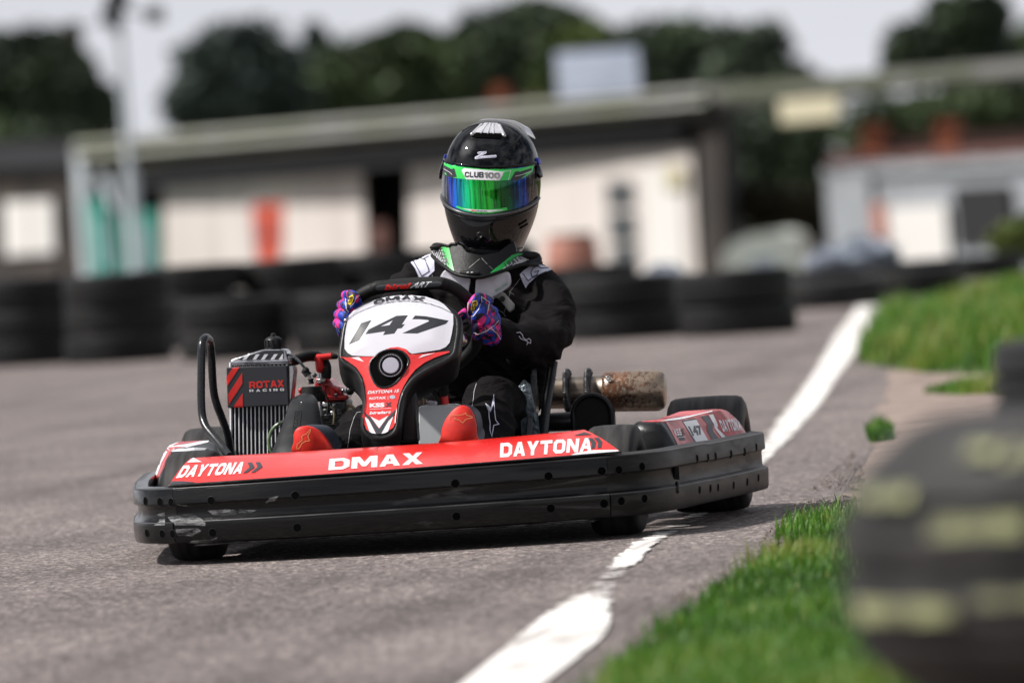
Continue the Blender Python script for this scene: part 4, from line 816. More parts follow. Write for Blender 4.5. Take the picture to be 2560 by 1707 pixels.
cn = [K(a, b, .49) for a, b in z4([(1375, 490), (1390, 515), (1412, 550), (1430, 578)])]
build(MB().tube(cn, [.006, .009, .007, .009], 12).tube([K(*z4([(1352, 528)])[0], .49), K(*z4([(1400, 590)])[0], .485)], .0035, 8), 'cable_adjuster', M['rubber'], kart)
build(MB().tube([K(a, b, .49) for a, b in z4([(1432, 575), (1448, 605), (1455, 625)])], .0038, 10), 'cable_sleeve', M['steel'], kart)
build(MB().tube([K(a, b, .495) for a, b in z4([(1455, 618), (1458, 650), (1462, 685)])], [.0075, .0055, .0075], 12), 'carburettor_cap', M['rubber'], kart)
build(MB().tube(smooth_path([K(a, b, .46) for a, b in z4([(1570, 740), (1640, 820), (1668, 900), (1670, 970), (1655, 1060)])], 5), .0026, 8), 'hose', M['rubber'], kart)
# hoses
build(MB().tube(smooth_path([K(a, b, y) for (a, b), y in zip(z4([(1190, 415), (1260, 395), (1400, 350), (1500, 345), (1575, 375), (1632, 440), (1645, 520), (1640, 610)]), (.62, .64, .68, .7, .71, .71, .7, .7))], 6), .0125, 14), 'coolant_hose', M['rubber'], kart, smooth=60)
build(MB().tube(smooth_path([K(a, b, .5) for a, b in z4([(1160, 1145), (1100, 1155), (1040, 1185), (980, 1250), (948, 1330), (942, 1400), (955, 1470), (985, 1540)])], 6), .0042, 10), 'hose', M['hose_green'], kart)
build(MB().tube(smooth_path([K(a, b, .74) for a, b in z4([(1885, 1050), (1890, 1000), (1915, 955), (1945, 950), (1975, 975), (2000, 1020)])], 6), .0042, 10), 'hose', M['hose_cream'], kart)
build(MB().tube(smooth_path([K(a, b, .66) for a, b in z4([(1690, 960), (1735, 1000), (1742, 1080), (1730, 1180)])], 5), .0022, 8), 'hose', M['hose_cream'], kart)
# --- engine
YE = .72
eng = build(MB().prism([K(a, b, YE) for a, b in z4([(1560, 880), (1890, 880), (1885, 1000), (1840, 1180), (1800, 1330), (1560, 1330)])], (0, .12, 0)), 'engine', M['darkmetal'], kart, bevel=.006)
for (a, b, c, d) in ((1600, 905, 1700, 960), (1715, 915, 1770, 955), (1605, 985, 1680, 1030), (1620, 1050, 1700, 1120), (1700, 1010, 1760, 1060), (1780, 980, 1850, 1100), (1610, 1140, 1690, 1200)):
    mid = K(*z4([((a+c)/2, (b+d)/2)])[0], YE-.006); ww = (c-a)/4.9*20.6/FPX; hh = (d-b)/4.9*20.6/FPX
    build(MB().box(mid, (ww, .014, hh)), 'engine_casting', M['alu'] if b in (905, 915, 1010) else M['darkmetal'], eng, bevel=.003)
fn = MB()
for k in range(5): fn.box(K(*z4([(1700, 1060+k*28)])[0], YE+.02), (.055, .1, .0015))
build(fn, 'crankcase_fins', M['darkmetal'], eng, smooth=None)
head = build(MB().prism([K(a, b, YE-.012) for a, b in z4([(1500, 700), (1505, 650), (1530, 632), (1650, 625), (1690, 640), (1735, 700), (1820, 728), (1840, 800), (1895, 825), (1890, 870), (1600, 905), (1480, 880)])], (0, .10, .0)), 'cylinder_head', M['engine_red'], eng, bevel=.008, seg=3)
hd = MB()
for q in ([(1600, 690), (1680, 700), (1720, 780), (1740, 830)], [(1700, 720), (1790, 765), (1830, 810)], [(1600, 830), (1750, 850), (1890, 845)], [(1540, 640), (1600, 700), (1610, 800)]): hd.tube(smooth_path([K(a, b, YE-.014) for a, b in z4(q)], 4), .006, 10, dome=1)
build(hd, 'head_rib', M['engine_red'], eng, smooth=60)
for q in ((1765, 838), (1850, 782), (1610, 870)): build(MB().lathe([(0, .0045), (.007, .0045), (.008, .003), (.008, .0005)], K(*z4([q])[0], YE-.022), (0, -.4, 1), 6), 'head_nut', M['steel'], eng)
for q in ((1335, 765), (1335, 830)): build(MB().ball(K(*z4([q])[0], .70), .007, 10), 'head_bolt', M['engine_red'], eng)
build(MB().tube([K(a, b, YE-.02) for a, b in z4([(1580, 500), (1578, 600)])], [.0055, .0062, .0075], 14), 'spark_plug', M['steel'], eng)
build(MB().lathe([(0, .0115), (.002, .0125), (.009, .0125), (.010, .0105), (.014, .0105), (.0142, .003)], K(*z4([(1583, 672)])[0], YE-.02), (0, 0, 1), 6), 'plug_nut', M['steel'], eng, smooth=25)
cap = MB().tube([K(a, b, YE-.025) for a, b in z4([(1570, 500), (1562, 440), (1555, 370)])], [.0105, .0105, .0095], 14, dome=1).tube([K(a, b, YE-.025) for a, b in z4([(1530, 365), (1600, 358), (1715, 343)])], [.0098, .0078, .0078], 14, dome=1)
cap.tube([K(*z4([(1572, 495)])[0], YE-.025), K(*z4([(1570, 470)])[0], YE-.025)], .0115, 14)
build(cap, 'spark_plug_cap', M['cap_red'], eng, smooth=60)
build(MB().tube([K(a, b, YE-.025) for a, b in z4([(1715, 343), (1760, 350)])], [.0082, .006], 10, dome=1), 'plug_lead', M['rubber'], eng)
build(MB().ball(K(*z4([(1500, 578)])[0], YE-.01), .006, 12).ball(K(*z4([(1640, 560)])[0], YE+.01), .012, 12, (1, 1, 2)), 'hose_clamp', M['darkmetal'], eng)
build(MB().ball(K(*z3([(268, 475)])[0], .5), .0105, 16).tube([K(*z3([(268, 475)])[0], .5), K(*z3([(350, 425)])[0], .45)], .003, 8), 'gear_knob', M['plastic'], kart)
build(MB().tube([K(*z3([(180, 460)])[0], YE-.03), K(*z3([(225, 500)])[0], YE-.03)], .003, 8), 'linkage', M['steel'], kart)
# --- fuel tank, red lever and bits beside it
YT = .36
build(MB().prism([K(a, b, YT) for a, b in z3([(1112, 675), (1130, 660), (1500, 648), (1570, 662), (1640, 700), (1640, 1130), (1112, 1130)])], (0, .10, 0)), 'fuel_tank', M['tank'], kart, bevel=.009, seg=3)
build(MB().prism([K(a, b, YT-.03) for a, b in z3([(1205, 600), (1320, 605), (1325, 650), (1205, 655)])], (0, .03, 0)), 'tank_cap', M['vest'], kart, bevel=.003)
build(MB().tube([K(a, b, .30) for a, b in z3([(1090, 480), (1078, 620), (1085, 800), (1100, 900)])], .004, 8), 'blue_strut', M['lightgrey'], kart)
build(MB().box(K(*z3([(1140, 540)])[0], .32), (.011, .01, .042)).box(K(*z3([(1150, 610)])[0], .33), (.026, .01, .012)), 'bracket', M['silver_band'], kart, bevel=.002)
lv = build(MB().tube([K(*z3([(1430, 640)])[0], .40), K(*z3([(1415, 515)])[0], .40)], .0105, 16), 'gear_lever', M['cap_red'], kart)
build(MB().tube([K(*z3([(1413, 518)])[0], .397), K(*z3([(1398, 385)])[0], .385)], [.0125, .0135, .0135], 18), 'lever_grip', M['rubber'], lv)
lc = K(*z3([(1390, 378)])[0], .372); build(MB().tube([lc+Vector((math.cos(a*.39)*.0098, 0, math.sin(a*.39)*.006)) for a in range(16)], .0022, 8, closed=True), 'grip_ring', M['cap_red'], lv)
build(MB().ball(K(*z3([(1275, 405)])[0], .38), .005, 10), 'cable_end', M['steel'], kart)
build(MB().tube(smooth_path([K(a, b, .39) for a, b in z3([(1280, 400), (1300, 480), (1340, 560), (1360, 650)])], 4), .006, 10), 'brake_rod', M['rubber'], kart)
# --- seat
seatp = []
for k in range(13):
    u = k/12; ang = math.pi*(u-.5)*2.0
    seatp.append(ang)
secs = []
for zz, hw, yb, yf in ((.075, .15, .98, .62), (.13, .18, 1.02, .60), (.22, .195, 1.05, .66), (.32, .20, 1.07, .76), (.42, .20, 1.09, .84)):
    q = []
    for k in range(17):
        a = math.pi*k/16; q.append(Vector((.03+hw*math.cos(a)*1.0, yf+(yb-yf)*math.sin(a)**.6, zz)))
    r_ = [Vector((.03+(p.x-.03)*.93, p.y-.010, p.z)) for p in q[::-1]]
    secs.append(q+r_)
seat = build(MB().loft(secs), 'seat', M['tube'], kart, smooth=60, bevel=.002)
edge = [K(a, b, y) for a, b, y in ((1384, 905, .80), (1380, 925, .79), (1376, 950, .78), (1370, 985, .76), (1364, 1030, .74), (1358, 1100, .72))]
build(MB().tube(smooth_path(edge, 5), [.011, .012, .0125, .0125, .012, .012], 14, flat=.9), 'seat_edge', M['tube'], seat, smooth=60)
build(MB().prism([K(a, b, .70) for a, b in ((1296, 965), (1308, 950), (1322, 962), (1330, 1000), (1342, 1045), (1350, 1095), (1304, 1095), (1300, 1030))], (0, .03, 0)), 'seat_padding', M['foil'], seat, smooth=60)
# --- exhaust silencer and pipe
A0 = K(1360, 983, 1.12); A1 = K(1665, 975, 1.12)
ax = (A1-A0).normalized(); Lx = (A1-A0).length; f_ = lambda px: (px-1360)/305*Lx
ex = build(MB().lathe([(0, .038), (f_(1420), .0385), (f_(1424), .0395), (f_(1470), .0395), (f_(1474), .0385), (f_(1508), .0405), (f_(1514), .044)], A0, ax, 44), 'exhaust_pipe', M['silver_band'], kart, smooth=40)
build(MB().lathe([(f_(1512), .042), (f_(1516), .0475), (f_(1530), .049), (f_(1640), .0505), (f_(1650), .049), (f_(1659), .044), (f_(1664), .036), (f_(1665), .001)], A0, ax, 48), 'silencer', M['rust'], ex, smooth=50)
build(MB().lathe([(f_(1509), .0445), (f_(1512), .0475), (f_(1517), .0475)], A0, ax, 44), 'weld_seam', M['rust'], ex)
for bx_ in (1519, 1524):
    rr = MB(); c = hits(bvh(ex), 1500, 950)[0]
    rc = K(bx_, 945+(bx_-1519)*.9, 1.076); rr.tube([rc+Vector((math.cos(a*.5)*.0042, 0, math.sin(a*.5)*.0042)) for a in range(12)], .0014, 6, closed=True); build(rr, 'rivet', M['alu'], ex)
for x0 in (1421, 1474):
    cx = A0+ax*f_(x0); path = []
    for k in range(25):
        a = math.radians(125-k*9); path.append(cx+Vector((0, -math.cos(a)*.050 if False else -math.sin(math.radians(k*7.2-30))*.050, math.cos(math.radians(k*7.2-30))*.050)))
    sp = MB(); sp.tube(path, .0062, 10, dome=1)
    spring = build(sp, 'spring', M['darkmetal'], ex, smooth=60)
    co_ = MB(); pp = smooth_path(path, 8); n = len(pp); hx = []
    for k in range(n*3):
        u = k/3; i = min(int(u), n-2); c = pp[i]+(pp[i+1]-pp[i])*(u-i); t = (pp[i+1]-pp[i]).normalized(); a1 = ax; b1 = t.cross(ax).normalized(); q = u/n*2*math.pi*30
        hx.append(c+(a1*math.cos(q)+b1*math.sin(q))*.0075)
    co_.tube(hx, .0017, 6); build(co_, 'coil', M['darkmetal'], spring, smooth=60)
    e0 = pp[-1]; build(MB().tube([e0+Vector((0, -.002, -.004+0)), e0+Vector((.001, -.002, -.018))], .004, 8, dome=1).tube([e0+Vector((0, 0, 0)), e0+Vector((.012, 0, -.045))], .0075, 8), 'spring_hook', M['darkmetal'], ex)
# black duct with a rounded mouth, canister beside it
dc = K(1481, 1048, .93); arch = []
for k in range(15):
    a = math.pi*k/14; arch.append(dc+Vector((math.cos(a)*.0465, 0, .012+math.sin(a)*.0465)))
arch = [dc+Vector((.0465, 0, -.07))]+arch+[dc+Vector((-.0465, 0, -.07))]
duct = build(MB().tube(smooth_path(arch, 3), .0062, 12), 'air_duct', M['plastic'], kart, smooth=60)
build(MB().loft([[p+Vector((0, .004, 0)) for p in arch], [p+Vector((0, .09, 0)) for p in arch]], closed=True), 'duct_wall', M['rubber'], duct)
build(MB().loft([[p+Vector((0, .004, 0)) for p in arch], [dc+(p-dc)*.8+Vector((0, .01, 0)) for p in arch]], closed=True, caps=False).add([dc+(p-dc)*.8+Vector((0, .011, 0)) for p in arch], [list(range(len(arch)))]), 'duct_mouth', M['hole'], duct)
build(MB().tube([K(1362, 1056, .95), K(1425, 1053, .95)], .023, 20, dome=.3), 'exhaust_collector', M['plastic'], kart, smooth=60)
build(MB().tube([K(1425, 1050, .95), K(1445, 1048, .95)], .016, 16), 'collector_neck', M['tube'], kart)
build(MB().lathe([(0, .006), (.008, .006), (.0085, .004), (.014, .004), (.0145, .001)], K(*zc([(52, 218)])[0], .78), (1, -.2, 0), 6), 'seat_bolt', M['steel'], kart)
build(MB().ball(K(*zc([(42, 318)])[0], .78), .005, 10), 'seat_bolt', M['steel'], kart)
# ================================================================== THE DRIVER
HIP = Vector((.1, .88, .1))
drv = bpy.data.objects.new('person', None)
bpy.data.objects.remove(drv)
def limb(mb, pts, rads, seg=18): return mb.tube(smooth_path([K(a, b, y) for a, b, y in pts], 5), rads, seg, dome=1)
bd = MB()
limb(bd, [(1205, 600, .88), (1205, 660, .86), (1200, 700, .82)], [.045, .048, .07])                       # neck
limb(bd, [(1120, 700, .82), (1110, 790, .84), (1130, 900, .88), (1160, 1010, .92)], [.075, .098, .10, .10])
limb(bd, [(1275, 705, .82), (1290, 790, .84), (1275, 900, .88), (1250, 1010, .92)], [.075, .100, .10, .10])
limb(bd, [(1195, 720, .80), (1200, 820, .80), (1200, 930, .84), (1200, 1040, .9)], [.08, .105, .105, .11])
limb(bd, [(1195, 690, .83), (1290, 690, .83), (1345, 712, .82)], [.06, .058, .056])
limb(bd, [(1195, 690, .83), (1090, 690, .82), (1035, 712, .80)], [.06, .056, .052])
limb(bd, [(1345, 715, .82), (1372, 765, .77), (1378, 815, .70), (1362, 856, .62)], [.060, .0585, .058, .052])  # arm on the right of the photo
limb(bd, [(1362, 852, .62), (1318, 858, .54), (1270, 848, .47), (1226, 832, .42)], [.055, .050, .045, .037])
limb(bd, [(1350, 800, .70), (1335, 850, .62), (1300, 880, .58)], [.05, .05, .04])
limb(bd, [(1032, 722, .80), (1005, 765, .72), (985, 820, .62)], [.056, .053, .048])
limb(bd, [(985, 818, .62), (940, 822, .52), (880, 812, .42)], [.048, .043, .034])
limb(bd, [(1245, 1050, .92), (1238, 1025, .72), (1222, 1008, .52)], [.09, .078, .061])                          # legs
limb(bd, [(1222, 1008, .52), (1222, 1060, .44), (1215, 1110, .30), (1180, 1140, .14)], [.061, .062, .050, .036])
limb(bd, [(1150, 1060, .92), (1030, 1060, .70), (898, 1078, .50)], [.09, .074, .054])
limb(bd, [(898, 1078, .50), (882, 1110, .36), (850, 1135, .2), (800, 1150, .1)], [.054, .056, .046, .036])
person_loc = Vector((.1, .9, .07))
body = build(bd, 'person', M['suit'])
tag(body, 'driver in black race suit, neck brace and full-face helmet gripping the wheel of the kart', 'person')
for v in body.data.vertices: v.co -= person_loc
body.location = person_loc
rm = body.modifiers.new('r', 'REMESH'); rm.mode = 'VOXEL'; rm.voxel_size = .0065; rm.use_smooth_shade = True
sm = body.modifiers.new('s', 'SMOOTH'); sm.iterations = 9; sm.factor = .6
freeze(body)
# cloth folds: real relief, running across the sleeves at the elbow and armpit
NR = [v.normal.copy() for v in body.data.vertices]
for v, nn_ in zip(body.data.vertices, NR):
    p = v.co+person_loc
    n1 = noise.noise(Vector((p.x*9+3, p.y*7, p.z*21+p.x*16))); n2 = noise.noise(Vector((p.x*30, p.y*22, p.z*40+5)))
    v.co += nn_*((1-abs(n1)*2.4)*.0085+n2*.0018-.0035)
body.data.polygons.foreach_set('use_smooth', [True]*len(body.data.polygons))
tbd = bvh(body)
# shoes
def shoe(sole_px, y0, back, nm='shoe'):
    o = sp2(sole_px, 3); F = [K(a, b, y0) for a, b in o]; c = sum(F, Vector())/len(F)
    fr = MB().loft([[c+(p-c)*.93+Vector((0, -.004, 0)) for p in F], [c+(p-c)*.985+Vector((0, -.001, 0)) for p in F], [p+Vector((0, .006, 0)) for p in F], [p+Vector((0, .014, 0)) for p in F]])
    sh = MB(); k = back
    secs = []
    for t in (0, .15, .35, .6, .85, 1):
        sc = 1.03-.10*t-.28*t*t
        secs.append([c+(p-c)*sc+Vector((k[0]*t, .014+k[1]*t, k[2]*t)) for p in F])
    s_ = build(MB().loft(secs), nm, M['shoe'], body, smooth=60)
    so_ = build(fr, 'sole', M['shoe_sole'], s_, smooth=60); return s_, so_
sh1, so1 = shoe(z3([(1385, 1130), (1378, 1040), (1395, 930), (1440, 820), (1505, 730), (1575, 672), (1650, 652), (1725, 682), (1780, 760), (1812, 880), (1825, 1020), (1828, 1130)]), .04, (.012, .12, .004))
sh2, so2 = shoe(z4([(1250, 1530), (1242, 1400), (1245, 1290), (1290, 1222), (1370, 1198), (1450, 1205), (1530, 1240), (1610, 1310), (1670, 1390), (1705, 1460), (1720, 1530)]), .03, (.018, .12, .006))
STAR = [(0, 0), (.20, .06), (.42, .02), (.50, -.10), (.62, .26), (1.0, .18), (.70, .42), (.62, .95), (.42, .52), (.20, .62), (.10, .45), (.24, .42), (.34, .38), (.12, .30), (.02, .20)]
t1 = bvh(so1); t2 = bvh(so2)
decal(t1, 'star_logo', stroke(z3([(1490, 822), (1490, 790), (1520, 772), (1600, 775), (1665, 760), (1688, 742), (1698, 772), (1765, 790), (1768, 802), (1690, 820), (1650, 865), (1610, 832), (1550, 820), (1560, 800)]), 1.4), M['gold'], so1, off=.0006)
decal(t2, 'star_logo', stroke(z4([(1280, 1470), (1290, 1420), (1350, 1370), (1345, 1330), (1362, 1305), (1395, 1300), (1450, 1235), (1450, 1262), (1418, 1318), (1440, 1378), (1390, 1385), (1345, 1410), (1325, 1455), (1300, 1482)], ), 1.6, True), M['gold'], so2, off=.0006)
# star and seams printed on the suit
decal(tbd, 'star_logo', stroke(z3([(2030, 520), (2012, 640), (2000, 692), (1932, 634), (1972, 730), (1975, 800), (1985, 870), (1982, 960), (2004, 1036), (2018, 960), (2028, 900), (2090, 884), (2055, 840), (2040, 740)]), 1.9, True), M['patch'], body, off=.0012, step=3)
decal(tbd, 'star_logo', poly(z3([(2030, 512), (2040, 700), (2025, 640), (2010, 690), (1990, 740), (1930, 632), (1998, 690)])), M['patch'], body, off=.0014, step=3)
decal(tbd, 'seam', stroke(z3([(1820, 388), (1795, 470), (1785, 570), (1765, 680)]), .9), M['thread'], body, off=.0012, step=3)
decal(tbd, 'seam', stroke(z3([(400, 735), (350, 745), (310, 830), (270, 960), (235, 1170)]), .9), M['thread'], body, off=.0012, step=3)
decal(tbd, 'star_logo', stroke(z2([(1620, 1135), (1665, 1130), (1695, 1165), (1700, 1195), (1740, 1222), (1770, 1205), (1795, 1228), (1790, 1262), (1765, 1250), (1745, 1285), (1755, 1240), (1720, 1225), (1675, 1210), (1650, 1175)]), 1.5), M['patch'], body, off=.0012, step=3)
decal(tbd, 'shoulder_patch', poly(z2([(1662, 425), (1700, 385), (1790, 320), (1880, 290), (1900, 300), (1990, 330), (2080, 335), (2110, 345), (2060, 365), (1960, 400), (1850, 465), (1770, 540), (1738, 592), (1700, 520)])), M['patch'], body, off=.0012, step=3)
for q in ([(1695, 415), (1770, 500), (1850, 455), (1990, 390)], [(1830, 350), (1800, 400), (1810, 460), (1870, 440), (1900, 380), (1850, 400)], [(1830, 345), (1880, 320), (1930, 350), (2010, 345)]):
    decal(tbd, 'patch_line', stroke(z2(q), 2.2), M['number'], body, off=.002, step=3)
decal(tbd, 'shoulder_patch', poly(z2([(270, 203), (370, 207), (470, 205), (560, 160), (618, 180), (618, 380), (560, 430), (500, 500), (440, 500), (380, 350)])), M['patch'], body, off=.0012, step=3)
for q in ([(335, 215), (400, 330), (460, 450), (560, 385), (545, 330), (500, 235)], [(360, 250), (440, 225), (550, 260), (480, 240), (550, 205)]):
    decal(tbd, 'patch_line', stroke(z2(q), 2.4), M['number'], body, off=.002, step=3)
def dashes(pts, wd=.8, n=3):
    P = [Vector((a, b)) for a, b in pts]; out_ = []
    for a, b in zip(P, P[1:]):
        L_ = (b-a).length; k = max(int(L_/3.2), 1)
        for i in range(k): out_.append(stroke([tuple(a+(b-a)*(i/k)), tuple(a+(b-a)*((i+.62)/k))], wd))
    return merge(*out_)
# --- gloves: palm, five fingers round the rim
def glove(palm, fingers, thumb, cuff, nm='glove'):
    g = MB()
    g.tube(smooth_path([K(*p) for p in palm[0]], 4), palm[1], 14, dome=1)
    for f in fingers: g.tube(smooth_path([K(*p) for p in f], 4), [.0118, .0125, .0112, .0098], 10, dome=1)
    g.tube(smooth_path([K(*p) for p in thumb], 4), [.0145, .013, .0115], 10, dome=1)
    g.tube(smooth_path([K(*p) for p in cuff[0]], 4), cuff[1], 14, dome=1)
    o = build(g, nm, M['glove'], body); r_ = o.modifiers.new('r', 'REMESH'); r_.mode = 'VOXEL'; r_.voxel_size = .0026; r_.use_smooth_shade = True
    s_ = o.modifiers.new('s', 'SMOOTH'); s_.iterations = 3; s_.factor = .5; freeze(o)
    o.data.polygons.foreach_set('use_smooth', [True]*len(o.data.polygons)); return o
gR = glove(([(1198, 762, .36), (1220, 800, .365), (1218, 835, .38)], [.022, .031, .026]),
           [[(1222, 752, .345), (1196, 744, .300), (1180, 762, .288), (1176, 788, .31)],
            [(1234, 778, .345), (1208, 772, .298), (1192, 790, .286), (1186, 808, .31)],
            [(1236, 802, .345), (1214, 800, .300), (1198, 815, .292), (1190, 828, .32)],
            [(1232, 824, .350), (1212, 824, .310), (1196, 836, .306), (1190, 842, .33)]],
           [(1205, 770, .37), (1172, 778, .36), (1152, 792, .338)], ([(1220, 815, .385), (1226, 835, .41)], [.027, .030]))
tg = bvh(gR)
decal(tg, 'yellow_patch', poly(z2([(1075, 880), (1062, 840), (1085, 750), (1135, 738), (1145, 780), (1115, 850), (1095, 895)])), M['yellow'], gR, off=.0012, step=3)
decal(tg, 'lettering', quadmap(text2d('573', .03), *z2([(1085, 760), (1135, 745), (1110, 875), (1070, 880)])), M['number'], gR, off=.002, step=3)
for q in ([(1045, 660), (1035, 760), (1028, 900), (1045, 945), (1100, 930), (1160, 850), (1195, 760), (1190, 690)], [(1100, 1130), (1150, 1155), (1260, 1110), (1350, 1040), (1400, 985)], [(1310, 1085), (1380, 1140), (1425, 1215)], [(1200, 700), (1290, 760), (1260, 900)]):
    decal(tg, 'piping', stroke(z2(q), 1.5), M['piping'], gR, off=.0012, step=3)
gL = glove(([(878, 748, .36), (868, 780, .365), (862, 812, .38)], [.018, .023, .021]),
           [[(864, 738, .345), (880, 738, .300), (893, 750, .292), (893, 772, .32)],
            [(852, 762, .345), (866, 762, .300), (880, 776, .292), (888, 790, .32)],
            [(845, 786, .345), (858, 788, .300), (872, 800, .294), (884, 806, .32)],
            [(843, 808, .350), (856, 812, .308), (868, 822, .304), (880, 826, .33)]],
           [(872, 752, .37), (896, 764, .37), (910, 780, .36)], ([(862, 808, .385), (872, 828, .42)], [.024, .028]))
tg = bvh(gL)
decal(tg, 'yellow_patch', poly(z1([(325, 520), (345, 400), (405, 370), (425, 420), (400, 500), (360, 545)])), M['yellow'], gL, off=.0012, step=3)
decal(tg, 'lettering', quadmap(text2d('573', .03), *z1([(345, 415), (412, 395), (385, 510), (330, 515)])), M['number'], gL, off=.002, step=3)
for q in ([(510, 385), (460, 420), (430, 500), (360, 570)], [(300, 500), (300, 600), (345, 655)], [(125, 880), (200, 975)], [(290, 430), (285, 520), (310, 590)]):
    decal(tg, 'piping', stroke(z1(q), 1.3), M['piping'], gL, off=.0012, step=3)
# --- white vest plates under the brace
def sheet(name, px, y0, th, m_, par, curve=0.0, cx=1200, **k):
    return build(MB().prism([K(a, b, y0+curve*((a-cx)/150)**2) for a, b in px], (0, th, 0)), name, m_, par, **k)
v1 = sheet('chest_protector', sp2(z2([(690, 470), (705, 420), (760, 360), (900, 350), (1055, 420), (1060, 480), (1045, 580), (1010, 680), (900, 690), (760, 620)]), 2), .672, .02, M['vest'], body, .05, bevel=.004, seg=3)
v2 = sheet('chest_protector', sp2(z2([(1135, 475), (1120, 560), (1112, 680), (1130, 730), (1250, 740), (1340, 725), (1420, 655), (1520, 580), (1548, 530), (1545, 460), (1515, 390), (1400, 400), (1250, 430)]), 2), .668, .02, M['vest'], body, .05, bevel=.004, seg=3)
tv = bvh(freeze(v2))
decal(tv, 'lettering', quadmap(text2d('FIVE.FIVE', .0, 0, 1.1), *z2([(1362, 615), (1508, 515), (1522, 545), (1376, 640)])), M['greendk'], v2, off=.001, step=3)
stp = build(MB().prism([K(a, b, .655) for a, b in z2([(1322, 700), (1430, 635), (1475, 650), (1600, 790), (1595, 850), (1535, 890), (1470, 800), (1400, 720)])], (0, .01, 0)), 'chest_strap', M['strap'], body, bevel=.003)
build(MB().lathe([(0, .0068), (.003, .0068), (.0035, .0002)], K(*z2([(1450, 722)])[0], .655), (0, -1, .1), 20), 'press_stud', M['rubber'], stp)
build(MB().prism([K(a, b, .675) for a, b in z2([(1050, 470), (1140, 470), (1115, 640), (1040, 640)])], (0, .01, 0)), 'suit_front', M['suit'], body)
for q in ([(1665, 470), (1600, 560), (1555, 620), (1510, 760), (1465, 900)], [(1535, 630), (1600, 670)], [(1450, 770), (1550, 840)], [(1380, 860), (1440, 880), (1480, 930), (1465, 970)], [(595, 420), (597, 500)]):
    decal(tbd, 'stitching', dashes(z2(q)), M['thread'], body, off=.0015, step=3)
# --- neck brace
brp = [(580, 120), (600, 62), (650, 48), (715, 58), (790, 75), (820, 52), (880, 50), (950, 75), (1010, 150), (1180, 190), (1400, 150), (1520, 60), (1590, 20), (1620, 100), (1625, 150), (1720, 130), (1850, 150), (1905, 175), (1928, 230), (1920, 280), (1860, 300), (1780, 290), (1700, 290), (1500, 360), (1290, 432), (1160, 460), (1040, 450), (930, 430), (850, 400), (750, 330), (620, 220), (585, 180)]
bx = z2(brp)
def BY(a, b): return .640+.16*(abs(a-1190)/150)**2.0*.75+(600+90-b)*.0007
vs, fs = refine(*tri2d([[bx]]), 9)
secA = [K(a, b, BY(a, b)) for a, b in vs]
mb = MB().add(secA, fs).add([p+Vector((0, .016, 0)) for p in secA], [tuple(reversed(f)) for f in fs])
ob = [K(a, b, BY(a, b)) for a, b in bx]; mb.loft([ob, [p+Vector((0, .016, 0)) for p in ob]], caps=False)
brace = build(mb, 'neck_brace', M['brace'], body, smooth=50)
tbr = bvh(brace)
rim = [K(a, b, BY(a, b)-.002) for a, b in z2([(590, 190), (620, 225), (750, 335), (850, 402), (930, 432), (1040, 450), (1160, 460), (1290, 434), (1500, 362), (1700, 295), (1860, 305), (1922, 275)])]
build(MB().tube(smooth_path(rim, 4), .0045, 10, dome=1), 'brace_rim', M['brace'], brace, smooth=60)
rim = [K(a, b, BY(a, b)-.001) for a, b in z2([(590, 115), (605, 66), (650, 52), (715, 60), (790, 77), (822, 55), (880, 53)])]
build(MB().tube(smooth_path(rim, 4), .004, 10, dome=1), 'brace_rim', M['brace'], brace, smooth=60)
build(MB().tube([K(a, b, BY(a, b)-.004) for a, b in z2([(955, 405), (1060, 415), (1150, 408)])], [.006, .008, .008, .006], 12, dome=1), 'brace_latch', M['rubber'], brace, smooth=60)
build(MB().ball(K(*z2([(1790, 190)])[0], BY(1325, 640)-.008), .016, 14, (1.5, .6, .6)), 'brace_hinge', M['rubber'], brace, smooth=60)
build(MB().ball(K(*z2([(655, 85)])[0], BY(1093, 617)-.006), .014, 14, (1.4, .6, .5)), 'brace_hinge', M['rubber'], brace, smooth=60)
# printed bands: green and white pinstripes with the word
for k in range(6):
    o_ = k*24
    decal(tbr, 'white_stripe', stroke(z2([(590+o_, 135-o_*.10), (650+o_*.86, 245+o_*.55)]), 1.25), M['white'], brace, off=.0012, step=3)
decal(tbr, 'green_band', poly(z2([(705, 90), (795, 88), (860, 385), (842, 380), (770, 310), (730, 190)])), M['green'], brace, off=.001, step=3)
for k in range(4): decal(tbr, 'pinstripe', stroke(z2([(725+k*20, 92), (785+k*20, 355+k*8)]), .7), M['number'], brace, off=.0017, step=3)
decal(tbr, 'green_band', poly(z2([(1285, 425), (1330, 375), (1480, 260), (1560, 190), (1640, 165), (1700, 170), (1640, 210), (1540, 290), (1480, 345), (1400, 390)])), M['greendk'], brace, off=.001, step=3)
for k in range(6): decal(tbr, 'white_stripe', stroke(z2([(1420+k*34, 385-k*14), (1655+k*22, 200+k*8)]), 1.2), M['white'], brace, off=.0014, step=3)
wd = block('LEATT', .12)
decal(tbr, 'lettering', quadmap(wd, *z2([(1465, 290), (1660, 185), (1690, 225), (1500, 360)])), M['number'], brace, off=.0024, step=3)
decal(tbr, 'lettering', quadmap(wd, *z2([(725, 100), (800, 300), (725, 290), (655, 110)])), M['number'], brace, off=.0024, step=3)
for q in ([(1040, 345), (1170, 235)], [(1195, 225), (1265, 300)], [(1285, 320), (1330, 360)]): decal(tbr, 'moulding_line', stroke(z2(q), 1.3), M['strap'], brace, off=.001)
for q in ((1035, 398), (1075, 398)): 
    a, b = z2([q])[0]; build(MB().ball(K(a, b, BY(a, b)-.0115), .0028, 8, (1.6, .6, .5)), 'latch_mark', M['white'], brace)
